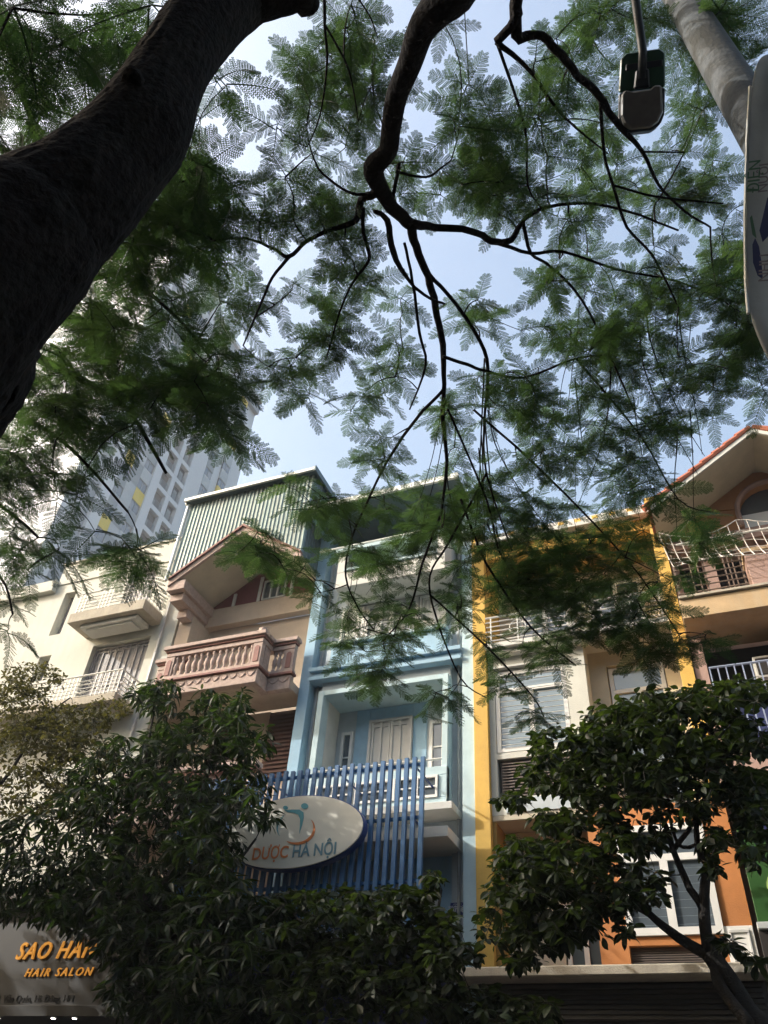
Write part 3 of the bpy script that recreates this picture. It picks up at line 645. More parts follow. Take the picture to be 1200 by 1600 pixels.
# green shop sign at the right edge
G = thing('green_billboard', (1, 11.4, 5), 'green and dark blue shop hoarding behind the right-hand tree', 'sign')
GP = mat('billboard_green', (.02, .075, .012), .5, .2, 3); BPn = mat('billboard_blue', (.008, .01, .07), .5, .15, 3)
B('panel', GP, G, (.17, 3.6, 11.6, 11.72, 4.5, 6.1))
MB().prism([(.45, 6.098), (3.55, 6.098), (3.55, 5.0), (.62, 5.0), (.55, 5.35)], 11.585, 11.599).build('blue_field', BPn, G)
def leafpoly(cx, cz, a, b_, rot): return [(cx+a*math.cos(t)*math.cos(rot)-b_*math.sin(t)*(1-.4*math.cos(t))*math.sin(rot), cz+a*math.cos(t)*math.sin(rot)+b_*math.sin(t)*(1-.4*math.cos(t))*math.cos(rot)) for t in [i/16*2*math.pi for i in range(16)]]
MB().prism(leafpoly(.47, 5.0, .16, .07, 1.2), 11.57, 11.584).build('leaf_mark', mat('lime_mark', (.35, .48, .16), .5), G)
MB().prism(leafpoly(.60, 4.9, .18, .07, 1.9), 11.575, 11.584).build('leaf_mark', mat('lime_mark_dark', (.14, .24, .03), .5), G)
MB().prism(leafpoly(.62, 4.66, .08, .08, 0), 11.58, 11.598).build('red_dot', mat('red_mark', (.35, .02, .01), .5), G)
B('bottom_rail', TRIMG, G, (.15, 3.6, 11.5, 11.75, 4.42, 4.498)); B('shop_glass', GLS, G, (.15, 3.6, 11.8, 11.85, 0, 4.3)); B('dark_fascia', DARK, G, (.15, 3.6, 11.55, 11.79, 3.6, 4.41))

# water tanks on the white house roof
for cx, cy, cz, r_, lb_ in ((-12.7, 14.6, 14.8, .62, 'pale round water tank on the white house roof, the larger one'), (-11.7, 14.8, 15.1, .3, 'small pale dome beside the corrugated storey')):
    T = thing('water_tank', (cx, cy, cz-r_), lb_, 'water tank')
    MB().lathe([(r_*math.sin(math.pi*i/10)*1.0+.001, cz-r_*math.cos(math.pi*i/10)) for i in range(11)], cx, cy, 20).build('tank', PAINTW, T, smooth=True)
    B('stand', CONC, T, (cx-r_*.6, cx+r_*.6, cy-r_*.6, cy+r_*.6, 13.19, cz-r_+.06))

# ================================================================ tower
T = thing('apartment_tower', (-60, 48, 0), 'pale high-rise apartment tower with yellow and grey window panels', 'building')
TX = -50.0
B('wall', TOWW, T, (-95, TX-.6, 37, 60.7, 0, 87.5), (-95, TX-.6, 37, 53, 87.5, 90.8), (-95, TX-.6, 37, 47, 90.8, 96.5), bevel=0)
B('pier', TOWW, T, (TX-.6, TX+.15, 40.3, 41.65, 0, 96.4), (TX-.6, TX+.15, 46.1, 47.25, 0, 96.4), (TX-.6, TX+.02, 51.2, 53.75, 0, 91), bevel=0)
B('pier', TOWW, T, (TX-.6, TX-.3, 55.4, 56.75, 0, 87.4), (TX-.6, TX-.3, 58.3, 60.7, 0, 87.4), bevel=0)
B('pier', TOWG, T, (TX-.6, TX-.25, 38.7, 40.3, 0, 90), bevel=0, label='grey recessed strip beside the first white pier'); B('pier', TOWW, T, (TX-.6, TX-.0, 37, 38.7, 0, 90), bevel=0)
WIN = glass('tower_window', (.16, .18, .21), .15)
pan = {k_: MB().box(TX-.3, TX-.02, 0, 1.46, 0, 1.65).build('panel', m, None) for k_, m in (('w', TOWL), ('g', TOWG), ('y', TOWY))}
wfr = MB(); wfr.box(TX-.3, TX-.12, 0, 1.46, 0, 1.33); wfo = wfr.build('window', WIN, None)
wmu = MB(); wmu.box(TX-.12, TX-.07, .66, .72, 0, 1.33); wmu.box(TX-.12, TX-.07, 0, 1.46, 1.27, 1.33); wmo = wmu.build('frame', TOWG, None)
def put(o, y, z):
    c = o.copy(); col.objects.link(c); c.location = (0, y, z); setpar(c, T); return c
def putwin(y, z):
    c = put(wfo, y, z); d = wmo.copy(); col.objects.link(d); d.parent = c; d.location = (0, 0, 0)
ys = (41.66, 43.14, 44.62)
yel = {(0, 0), (2, -1), (0, -3), (2, 3), (1, -5), (0, -7), (1, 5), (2, 7), (2, -6), (0, 9)}
for k_ in range(-11, 13):
    z0 = 56.65+3*k_
    for ci, y in enumerate(ys):
        if ci != 1:
            putwin(y, z0); put(pan['y' if (ci, k_) in yel else random.choice('ggw')], y, z0+1.34)
        else:
            put(pan[random.choice('gw') if (1, k_) not in yel else 'y'], y, z0-.16+.02); put(pan[random.choice('wwg')], y, z0+1.36)
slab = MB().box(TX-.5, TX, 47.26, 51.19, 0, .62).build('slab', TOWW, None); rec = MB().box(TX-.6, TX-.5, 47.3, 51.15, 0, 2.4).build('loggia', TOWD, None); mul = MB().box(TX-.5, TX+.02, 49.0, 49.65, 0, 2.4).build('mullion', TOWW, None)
rl = MB()
for i in range(5): rl.box(TX-.1, TX-.06, 47.3, 51.15, .1+i*.2, .14+i*.2)
for i in range(3): rl.box(TX-.48, TX-.44, 47.5+i*1.4, 48.1+i*1.4, .3, 1.2+.3*i)
rlo = rl.build('railing', TOWG, None)
for k_ in range(-9, 10):
    z0 = 59.65+3*k_
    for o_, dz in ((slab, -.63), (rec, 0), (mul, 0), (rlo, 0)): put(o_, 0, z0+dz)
for k_ in range(-3, 7):
    putwin(53.85, 64.2+3*k_); put(pan['g' if k_ % 2 else 'w'], 53.85, 64.2+3*k_+1.34); putwin(56.82, 64.9+3*k_); put(pan['w' if k_ % 3 else 'y'], 56.82, 64.9+3*k_+1.34)
for o_ in list(pan.values())+[wfo, wmo, slab, rec, mul, rlo]: bpy.data.objects.remove(o_)
for y0, y1, z in ((37, 47, 96.5), (47, 53, 90.8), (53, 60.7, 87.5)): B('roof_band', TOWG, T, (TX-.7, TX+.3, y0, y1, z-2.2, z-.6), bevel=0); B('roof_edge', TOWW, T, (-95, TX+.5, y0, y1, z+.01, z+.6), bevel=0)

# ================================================================ pole, lamp, banner
P0 = at(1150, 140, 6.1)
T = thing('utility_pole', (P0.x, P0.y, 0), 'thick grey concrete utility pole rising at the upper right', 'pole')
MB().tube([(P0.x, P0.y, z) for z in (-.1, 3, 6, 9, 11)], [.16, .146, .133, .12, .11], 32).build('shaft', POLE, T, smooth=True)
L_ = thing('street_lamp', at(1000, 100, 5.9), 'street lamp head with green housing and grey lens hanging from a dark arm', 'street lamp')
a0 = at(1004, 92, 5.9); dn = (at(1001, 205, 5.75)-a0)   # lamp axis
ax = dn.normalized(); Lh = dn.length
vw = (a0-CAM).normalized(); sd = ax.cross(vw).normalized(); up = sd.cross(ax).normalized()
if up.z < 0: up = -up
def LP(u, s, h): return a0+ax*u*Lh+sd*s+up*h
def slabp(outline, h0, h1, name, m, taper=1.):
    n_ = len(outline); b = MB()
    cu = sum(p[0] for p in outline)/n_
    b.add([LP(u, s, h0) for u, s in outline]+[LP(cu+(u-cu)*taper, s*taper, h1) for u, s in outline],
          [tuple(range(n_)), tuple(range(2*n_-1, n_-1, -1))]+[(i, i+n_, (i+1) % n_+n_, (i+1) % n_) for i in range(n_)])
    return b.build(name, m, L_, bevel=.01)
W2 = .138
slabp([(-.12, -.10), (-.05, -.135), (.42, -.142), (.42, .142), (-.05, .135), (-.12, .10)], .0, .14, 'housing', LAMPG, .85)
slabp([(.421, -.142), (.80, -.142), (.93, -.12), (1.0, -.07), (1.0, .07), (.93, .12), (.80, .142), (.421, .142)], .0, .12, 'rear_shell', LAMPK, .8)
slabp([(.43, -.10), (.47, -.05), (.47, .05), (.42, .07), (.43, .115), (.78, .125), (.90, .10), (.965, .06), (.965, -.06), (.90, -.10), (.78, -.12), (.5, -.122)], -.045, -.002, 'lens', LAMPL, 1.06)
slabp([(.05, -.10), (.14, -.10), (.14, .12), (.05, .12)], -.008, -.001, 'vent', LAMPK, 1)
slabp([(.16, -.04), (.42, -.05), (.42, .05), (.16, .04)], -.03, -.001, 'clamp', LAMPK, 1)
arm_top = at(985, -60, 6.3)
MB().tube([LP(.3, 0, -.02), LP(-.1, 0, .0), arm_top, at(1010, -160, 6.9), Vector((P0.x, P0.y, 10.3))], .028, 8).build('arm', LAMPK, L_, smooth=True)
Bn = thing('hanging_banner', at(1190, 300, 3.2), 'creased white cloth banner with faded green and blue print at the right edge', 'banner')
edge = [(1184, 88, 3.6), (1173, 135, 3.5), (1168, 220, 3.4), (1165, 340, 3.25), (1166, 440, 3.1), (1170, 490, 3.0), (1186, 535, 2.95), (1215, 590, 2.9)]
nu = 12; vs = []; 
for i, (a_, b_, d_) in enumerate(edge):
    for j in range(nu):
        t = j/(nu-1); fold = .02*math.sin(j*1.9+i*.5)+.015*math.sin(i*1.7+j)
        vs.append(at(a_+190*t, b_-25*t, d_+.25*t+fold*(1 if j else 0)))
fs = [(i*nu+j, i*nu+j+1, (i+1)*nu+j+1, (i+1)*nu+j) for i in range(len(edge)-1) for j in range(nu-1)]
o = MB().add(vs, fs).build('cloth', CLOTH, Bn, smooth=True); sm = o.modifiers.new('s', 'SUBSURF'); sm.levels = sm.render_levels = 2
sl = o.modifiers.new('t', 'SOLIDIFY'); sl.thickness = .003
MB().tube([at(a_-1, b_, d_) for a_, b_, d_ in edge[1:6]], .006, 6).build('hem', TRIMG, Bn)
FG = mat('faded_green_print', (.12, .24, .16), .8); FB = mat('faded_blue_print', (.06, .08, .19), .8); FR = mat('faded_grey_print', (.30, .27, .30), .8)
def bmark(name, pts, m, off=.03):
    vs_ = [at(a_, b_, 3.30-(b_-300)*.0014-off) for a_, b_ in pts]; n_ = len(vs_)
    MB().add(vs_+[v+CF*.002 for v in vs_], [tuple(range(n_)), tuple(range(2*n_-1, n_-1, -1))]).build(name, m, Bn)
bmark('blue_print', [(1176, 382), (1180, 372), (1186, 385), (1190, 410), (1192, 436), (1184, 430), (1177, 410)], FB)
bmark('blue_print', [(1187, 360), (1199, 310), (1204, 300), (1204, 365), (1192, 378)], FB)
bmark('teal_print', [(1172, 340), (1175, 336), (1180, 360), (1182, 372), (1176, 366)], FG)
def btext(s_, px, py, size, m, off=.05):
    o_ = text(s_, 'lettering', m, Bn, 0, 0, 0, size, 'LEFT', .001)
    p_ = at(px, py, 3.30-(py-300)*.0014-off); q_ = at(px+3, py-60, 3.30-(py-360)*.0014-off)
    X = (q_-p_).normalized(); Z = (CAM-p_).normalized(); Z = (Z-X*Z.dot(X)).normalized(); Yv = Z.cross(X)
    o_.parent = None; mm = Matrix((X, Yv, Z)).transposed().to_4x4(); o_.rotation_euler = mm.to_euler(); o_.location = p_; setpar(o_, Bn)
btext('ĐIỆN', 1186, 300, .055, FG); btext('NUÔI', 1199, 300, .045, FR); btext('NHU', 1202, 440, .05, FR)

# ================================================================ vegetation
def catmull(pts, sub=4):
    P = [Vector(p) for p in pts]; out = []
    for i in range(len(P)-1):
        a, b, c, d = P[max(i-1, 0)], P[i], P[i+1], P[min(i+2, len(P)-1)]
        for k_ in range(sub):
            t = k_/sub; out.append(.5*((2*b)+(c-a)*t+(2*a-5*b+4*c-d)*t*t+(3*b-a-3*c+d)*t**3))
    out.append(P[-1]); return out
def lerpl(v, sub):
    o = []
    for i in range(len(v)-1):
        for k_ in range(sub): o.append(v[i]+(v[i+1]-v[i])*k_/sub)
    o.append(v[-1]); return o

class Tree:
    def __init__(s, name, base, label, bark, cat='tree', group=None):
        s.o = thing(name, base, label, cat, group); s.bark = bark; s.n = []; s.r = []; s.tw = MB(); s.leaves = []
    def limb(s, pts, radii, name='branch', sides=8, rough=0., sub=4):
        P = catmull(pts, sub); Rr = lerpl(radii, sub)
        for i in range(1, len(P)-1): P[i] = P[i]+Vector(rng.normal(0, 1, 3))*Rr[i]*(.12 if Rr[i] < .05 else .0)
        b = MB(); b.tube(P, Rr, sides)
        if rough:
            k_ = sides; vs = b.v
            for i, p in enumerate(P):
                t = (P[min(i+1, len(P)-1)]-P[max(i-1, 0)]).normalized()
                for j in range(k_):
                    v = Vector(vs[i*k_+j]); rad = v-p; r_ = rad.length
                    if r_ < 1e-6: continue
                    n_ = rad/r_; q = n_*(r_+1.2)*2.2+t*(p.dot(t))*.55        # stretched along the limb
                    h = noise.fractal(q*2.2, 1.0, 2.1, 5)*.5+abs(noise.noise(n_*6+t*p.dot(t)*.9))*-.5
                    low = noise.noise(p*1.1+n_*.7)*.9
                    vs[i*k_+j] = tuple(v+n_*r_*rough*(h+low))
        b.build(name, s.bark, s.o, smooth=True)
        for p, r in zip(P, Rr): s.n.append(p); s.r.append(r)
    def pxlimb(s, pts, name='branch', sides=8):      # (px,py,dist,width px)
        P = [at(a, b, d) for a, b, d, w_ in pts]
        s.limb(P, [w_/2/FPX*d*max(.6, (at(a, b, 1)-CAM).dot(CF)) for a, b, d, w_ in pts], name, sides)
    def sprout(s, targets, sag=.12, r0=.006, r1=.0025, far=1.0):
        targets = list(targets); A = np.array([tuple(v) for v in s.n])
        T_ = np.array([tuple(t) for t in targets])
        dm = np.array([np.min(((A-t)**2).sum(1)) for t in T_]); order = np.argsort(dm)
        for k_ in order:
            t = T_[k_]; d2 = ((A-t)**2).sum(1); i = int(np.argmin(d2)); p = Vector(A[i]); q = Vector(t); L = (q-p).length
            if L < .02: continue
            m_ = 4; side = Vector(rng.normal(0, 1, 3)); side = side-side.project(q-p); side = side.normalized()*L*.10
            pts = []
            for j in range(m_+1):
                u = j/m_; c = p.lerp(q, u)+side*math.sin(math.pi*u)+Vector((0, 0, sag*L*math.sin(math.pi*u)))
                pts.append(c)
            rr = min(r0, s.r[i]*.8)*(1+.6*min(L, 1.5)); rr = max(rr, r1)
            s.tw.tube(pts, [rr+(r1-rr)*j/m_ for j in range(m_+1)], 4, False)
            A = np.vstack([A, [tuple(v) for v in pts[2:]]]); s.n += pts[2:]; s.r += [rr]*len(pts[2:])
    def leaf(s, pos, d, nrm, size): s.leaves.append((pos, d, nrm, size))
    def finish(s, protos, leafmat_, parts=300):
        o = s.tw.build('twigs', s.bark, s.o); o['kind'] = 'stuff'
        meshes = []
        for b in protos:
            me = bpy.data.meshes.new('leaf'); me.from_pydata(b.v, [], b.f); me.materials.append(leafmat_); meshes.append(me)
        lv = s.leaves
        def app(l):
            d = (l[0]-CAM); dep = d.dot(CF)
            if dep < .3: return -1
            x = d.dot(CR)/dep*FPX; y = d.dot(CU)/dep*FPX
            return l[3]/dep if (abs(x) < 600 and abs(y) < 800) else -1
        lv.sort(key=app, reverse=True)
        base = wloc(s.o); protos_o = []
        for i, (p, d, nr, sz) in enumerate(lv[:max(parts, 4)]):
            me = meshes[i % len(meshes)]; ob = bpy.data.objects.new('leaf', me); col.objects.link(ob); ob.parent = s.o
            ob.location = p-base; ob.rotation_euler = eul(d, nr); ob.scale = (sz,)*3
            if len(protos_o) < len(meshes): protos_o.append(ob)
        rest = lv[max(parts, 4):]
        if not rest: return
        me = bpy.data.meshes.new('foliage'); me.from_pydata([tuple(l[0]-base) for l in rest], [], [])
        a = me.attributes.new('rot', 'FLOAT_VECTOR', 'POINT'); a.data.foreach_set('vector', np.array([tuple(eul(l[1], l[2])) for l in rest]).ravel())
        a = me.attributes.new('scl', 'FLOAT', 'POINT'); a.data.foreach_set('value', [l[3] for l in rest])
        me.materials.append(leafmat_)
        fo = bpy.data.objects.new('foliage', me); col.objects.link(fo); fo.parent = s.o; fo['kind'] = 'stuff'
        g = bpy.data.node_groups.new('foliage', 'GeometryNodeTree')
        g.interface.new_socket('Geometry', in_out='INPUT', socket_type='NodeSocketGeometry'); g.interface.new_socket('Geometry', in_out='OUTPUT', socket_type='NodeSocketGeometry')
        N = g.nodes; Lk = g.links; gi = N.new('NodeGroupInput'); go = N.new('NodeGroupOutput')
        g2i = N.new('GeometryNodeGeometryToInstance')
        for ob in protos_o:
            oi = N.new('GeometryNodeObjectInfo'); oi.inputs['Object'].default_value = ob; oi.inputs['As Instance'].default_value = False
            Lk.new(oi.outputs['Geometry'], N_add(N, Lk, g2i))
        iop = N.new('GeometryNodeInstanceOnPoints'); iop.inputs['Pick Instance'].default_value = True
        Lk.new(gi.outputs[0], iop.inputs['Points']); Lk.new(LASTJOIN[0].outputs[0], iop.inputs['Instance'])
        ar = N.new('GeometryNodeInputNamedAttribute'); ar.data_type = 'FLOAT_VECTOR'; ar.inputs['Name'].default_value = 'rot'
        as_ = N.new('GeometryNodeInputNamedAttribute'); as_.data_type = 'FLOAT'; as_.inputs['Name'].default_value = 'scl'
        e2r = N.new('FunctionNodeEulerToRotation'); Lk.new(ar.outputs['Attribute'], e2r.inputs[0]); Lk.new(e2r.outputs[0], iop.inputs['Rotation'])
        Lk.new(as_.outputs['Attribute'], iop.inputs['Scale']); Lk.new(iop.outputs[0], go.inputs[0])
        md = fo.modifiers.new('g', 'NODES'); md.node_group = g
LASTJOIN = [None]
def N_add(N, Lk, g2i):
    """each prototype becomes one instance, all joined"""
    if LASTJOIN[0] is None or LASTJOIN[0].id_data != g2i.id_data:
        LASTJOIN[0] = N.new('GeometryNodeJoinGeometry'); q = g2i
    else: q = N.new('GeometryNodeGeometryToInstance')
    Lk.new(q.outputs[0], LASTJOIN[0].inputs[0]); return q.inputs[0]
def eul(d, n):
    d = Vector(d).normalized(); n = Vector(n); n = (n-d*n.dot(d)).normalized(); y = n.cross(d)
    return Matrix((d, y, n)).transposed().to_euler()

def bipinnate(seed, np_=12, curl=.2, nl=10):
    rr = random.Random(seed); b = MB()
    cz = lambda t: -curl*t*t
    pts = [Vector((t, 0, cz(t))) for t in (0, .25, .5, .75, 1)]
    b.tube(pts, [.014, .012, .010, .008, .004], 3, False)
    for i in range(np_):
        t = .14+.86*i/(np_-1); env = math.sin(math.pi*(.18+.74*(i/(np_-1))))**.6*.29
        for s in (-1, 1):
            ang = R(62-22*t)+rr.uniform(-.1, .1); L = env*rr.uniform(.85, 1.1)
            dx, dy = math.cos(ang), s*math.sin(ang); dz = -rr.uniform(.05, .35); o = Vector((t, 0, cz(t)))
            D = Vector((dx, dy, dz)).normalized()
            px_, py_ = -D.y, D.x; hl = math.hypot(px_, py_); Pn = Vector((px_/hl, py_/hl, 0))
            wv = .0022; b.add([o-Pn*wv, o+Pn*wv, o+D*L+Pn*wv, o+D*L-Pn*wv], [(0, 1, 2, 3)])
            for j in range(nl):
                u = (j+.6)/nl; c = o+D*L*u; ll = .040*(math.sin(math.pi*(.15+.75*u))**.5); wd = L/nl*.50
                for s2 in (-1, 1):
                    Q = (Pn*s2*.9+D*.42).normalized(); Q.z += rr.uniform(-.25, .05)
                    b.add([c-D*wd*.3, c+Q*ll*.5-D*wd, c+Q*ll, c+Q*ll*.5+D*wd], [(0, 1, 2, 3)])
    return b
def simpleleaf(seed, wid=.14, curl=.35, fold=.3):
    rr = random.Random(seed); b = MB(); n = 5; pr = [.04, .75, 1.0, .8, .02]; vs = []
    for i in range(n):
        t = i/(n-1); x = t; z = -curl*t*t; w_ = wid*pr[i]*rr.uniform(.92, 1.08)
        vs += [(x, -w_, z+w_*fold), (x, 0, z), (x, w_, z+w_*fold)]
    fs = []
    for i in range(n-1):
        a = i*3; fs += [(a, a+1, a+4, a+3), (a+1, a+2, a+5, a+4)]
    return b.add(vs, fs)

CLUMP = [0]
def thin(x, y):
    return 1.0
def thin_canopy(x, y):
    return .74 if x > 380 and y < 480 else (1.0 if x > 380 and y < 780 else (.9 if x > 760 else (.95 if x > 380 else (.45 if y < 260 else .58))))
def blobs(lst, base=lambda x, y: 7., jit=.5):
    """(px,py,rx,ry,count[,dist]) -> positions in space"""
    out = []
    for e in lst:
        cx, cy, rx, ry, c = e[:5]
        c = c*thin(cx, cy)
        for _ in range(int(c)+(random.random() < c % 1)):
            a = random.uniform(0, 2*math.pi); r = math.sqrt(random.random())
            x, y = cx+rx*r*math.cos(a), cy+ry*r*math.sin(a)
            if CLUMP[0] and y < 830 and noise.noise(Vector((x/48, y/48, CLUMP[0]))) < -.20: continue
            d = (e[5] if len(e) > 5 else base(x, y))+random.gauss(0, jit)
            out.append(at(x, y, d))
    return out
def feather(tree, pts, nmin, nmax, s0, s1, droop=(-.45, .1)):
    for p in pts:
        k_ = random.randint(nmin, nmax); a0 = random.uniform(0, 6.28)
        for i in range(k_):
            a = a0+6.283*i/k_+random.uniform(-.35, .35); z = random.uniform(*droop)
            d = Vector((math.cos(a), math.sin(a), z)); n = Vector((random.gauss(0, .3), random.gauss(0, .3), 1))
            tree.leaf(p+Vector((0, 0, random.uniform(-.05, .05))), d, n, random.uniform(s0, s1))

thin = lambda x, y: 1.3*thin_canopy(x, y)
CLUMP[0] = 3.7
def dcan(x, y):
    return float(np.interp(y, [0, 300, 600, 850, 1130], [6.2, 6.6, 7.3, 8.2, 8.8])) + (1.3 if x > 900 and y < 420 else 0)
# ---- overhead flame tree: thick leaning trunk at the upper left, long limbs over the street
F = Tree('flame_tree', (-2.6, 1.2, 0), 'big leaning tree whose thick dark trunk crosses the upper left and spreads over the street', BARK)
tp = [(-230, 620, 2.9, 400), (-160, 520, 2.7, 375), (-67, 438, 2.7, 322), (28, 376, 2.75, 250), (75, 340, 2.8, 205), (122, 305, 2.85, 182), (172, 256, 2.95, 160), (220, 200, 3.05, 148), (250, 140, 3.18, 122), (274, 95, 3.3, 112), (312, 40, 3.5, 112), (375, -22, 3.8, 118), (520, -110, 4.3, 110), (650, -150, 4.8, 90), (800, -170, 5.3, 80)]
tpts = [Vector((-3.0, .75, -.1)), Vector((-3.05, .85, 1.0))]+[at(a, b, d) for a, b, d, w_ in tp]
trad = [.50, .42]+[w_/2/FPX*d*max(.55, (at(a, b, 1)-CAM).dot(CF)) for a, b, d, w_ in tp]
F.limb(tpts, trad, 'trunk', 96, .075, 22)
for (a, b, d, w_) in ((150, 262, 2.78, 44), (208, 120, 3.0, 30), (60, 470, 2.6, 40)):
    c_ = at(a, b, d); F.limb([c_+Vector((0, 0, -.03)), c_, c_-(c_-CAM).normalized()*.035], [w_/FPX*d*.5, w_/FPX*d*.42, w_/FPX*d*.12], 'knot', 14, .2, 3)
F.pxlimb([(330, -20, 3.8, 100), (390, -12, 3.75, 92), (440, -8, 3.75, 62), (466, -4, 3.75, 46), (480, 4, 3.75, 36), (483, 8, 3.75, 20)], 'stub', 12)
def pb(pts, name='branch', sides=8):
    F.pxlimb([(a, b, d, w_*(1 if w_ > 9 else .78)) for a, b, d, w_ in pts], name, sides)
pb([(760, -160, 5.2, 80), (722, -25, 5.1, 62), (683, 14, 5.15, 56), (657, 50, 5.2, 44), (640, 100, 5.3, 38), (620, 150, 5.4, 34), (611, 200, 5.5, 31), (606, 236, 5.6, 30), (584, 262, 5.7, 34), (592, 290, 5.8, 27), (612, 322, 5.9, 22), (640, 350, 6.0, 19)], sides=12)
pb([(640, 350, 6.0, 17), (680, 355, 6.1, 12), (735, 360, 6.2, 11), (770, 377, 6.3, 11), (798, 374, 6.4, 10), (820, 342, 6.4, 9), (860, 322, 6.5, 7), (920, 318, 6.5, 6), (980, 330, 6.6, 5), (1060, 360, 6.8, 4)])
pb([(770, 377, 6.3, 9), (830, 396, 6.5, 7), (880, 393, 6.6, 6), (960, 420, 6.7, 5), (1060, 440, 6.9, 4), (1130, 470, 7, 3)])
pb([(817, 345, 6.4, 8), (830, 395, 6.5, 7), (862, 418, 6.6, 6), (910, 470, 6.8, 5), (955, 560, 7, 4), (990, 640, 7.3, 3)])
pb([(640, 350, 6.0, 17), (650, 385, 6.2, 13), (668, 432, 6.4, 12), (680, 480, 6.6, 11), (692, 540, 6.8, 10), (694, 600, 7.0, 9), (692, 655, 7.2, 9), (698, 720, 7.4, 7), (690, 800, 7.7, 5)])
pb([(672, 430, 6.4, 9), (712, 475, 6.6, 8), (757, 547, 6.9, 8), (762, 600, 7.1, 7), (757, 660, 7.3, 5), (760, 740, 7.5, 4), (800, 860, 7.9, 3)])
pb([(692, 557, 6.8, 7), (730, 570, 6.9, 7), (760, 580, 7, 6), (820, 590, 7.1, 5), (900, 560, 7.2, 4), (960, 555, 7.3, 3)])
pb([(692, 610, 7.0, 7), (650, 655, 7.2, 7), (612, 710, 7.4, 6), (585, 760, 7.6, 5), (550, 840, 7.8, 4), (540, 900, 8, 4), (560, 950, 8.1, 3), (585, 985, 8.2, 3)])
pb([(592, 300, 5.8, 16), (565, 313, 5.9, 12), (556, 345, 6, 10), (520, 358, 6, 9), (480, 376, 6.1, 8), (452, 401, 6.2, 9), (430, 390, 6.2, 7), (385, 373, 6.3, 5), (335, 375, 6.3, 4)])
pb([(452, 401, 6.2, 8), (425, 435, 6.3, 6), (405, 480, 6.4, 5), (380, 540, 6.6, 3)])
pb([(567, 325, 5.9, 9), (568, 365, 6, 8), (577, 405, 6.1, 7), (552, 440, 6.3, 5), (530, 490, 6.4, 4), (510, 560, 6.6, 3)])
pb([(586, 305, 5.8, 8), (545, 300, 5.8, 6), (505, 272, 5.8, 5), (490, 248, 5.8, 4)])
pb([(585, 330, 5.8, 8), (605, 345, 5.9, 10), (614, 395, 6.1, 10), (640, 440, 6.2, 7), (670, 465, 6.3, 6), (695, 475, 6.4, 5)])
pb([(612, 320, 5.9, 8), (624, 255, 5.8, 7)]); pb([(618, 268, 5.8, 6), (665, 277, 5.8, 5), (690, 262, 5.8, 4), (705, 250, 5.8, 3)])
pb([(632, 380, 6.1, 6), (645, 440, 6.3, 6), (655, 520, 6.5, 6), (665, 570, 6.7, 5), (640, 640, 6.9, 3)])
pb([(860, -170, 5.4, 30), (812, -20, 5.3, 20), (806, 30, 5.3, 16), (776, 65, 5.35, 14)]); 
pb([(812, -40, 5.3, 20), (806, 55, 5.35, 18), (840, 55, 5.4, 13), (870, 78, 5.4, 14), (902, 118, 5.5, 12), (936, 150, 5.6, 12), (960, 188, 5.7, 11), (1004, 237, 5.9, 8), (1030, 290, 6.1, 6), (1070, 330, 6.3, 5), (1110, 355, 6.4, 4)])
pb([(776, 65, 5.35, 10), (828, 110, 5.4, 8), (862, 160, 5.5, 6), (900, 200, 5.6, 4), (950, 240, 5.8, 3)])
pb([(938, 152, 5.6, 8), (944, 240, 5.8, 6), (958, 290, 6.0, 6), (980, 355, 6.2, 6), (1020, 400, 6.4, 5), (1060, 480, 6.7, 3)])
pb([(960, 290, 6.0, 5), (1030, 308, 6.1, 5), (1130, 318, 6.2, 3)]); pb([(1006, 237, 5.9, 4), (1070, 238, 5.9, 3)])
pb([(776, 65, 5.35, 7), (820, 200, 5.7, 5), (825, 290, 6.0, 4), (850, 330, 6.1, 3)])
pb([(690, 800, 7.7, 5), (660, 880, 8, 5), (640, 950, 8.2, 4), (600, 1000, 8.3, 3)]); pb([(760, 740, 7.5, 5), (700, 850, 7.9, 5), (672, 900, 8.0, 4), (680, 960, 8.2, 4), (720, 1060, 8.5, 3), (760, 1090, 8.6, 2)])
pb([(720, 780, 7.6, 5), (760, 880, 7.9, 5), (830, 980, 8.3, 4), (900, 1040, 8.5, 3)]); pb([(700, 640, 7.1, 5), (760, 780, 7.6, 4), (790, 880, 7.9, 4), (880, 930, 8.1, 3)])
pb([(740, 640, 7.2, 5), (830, 720, 7.4, 5), (930, 820, 7.8, 4), (1000, 900, 8.1, 3), (1060, 990, 8.3, 3)]); pb([(900, 560, 7.2, 5), (1000, 680, 7.6, 4), (1060, 780, 7.8, 3), (1110, 800, 8, 2)])
pb([(672, 930, 8.1, 4), (760, 1010, 8.3, 4), (830, 1085, 8.6, 3), (850, 1120, 8.7, 3)]); pb([(505, -60, 4.9, 8), (508, 40, 5.1, 6), (511, 100, 5.2, 5), (500, 180, 5.4, 3), (480, 230, 5.5, 2)]); pb([(508, 40, 5.1, 5), (545, 110, 5.3, 4), (560, 190, 5.5, 2)])
pb([(530, -40, 5, 5), (575, 20, 5.1, 3), (590, 60, 5.2, 2)])
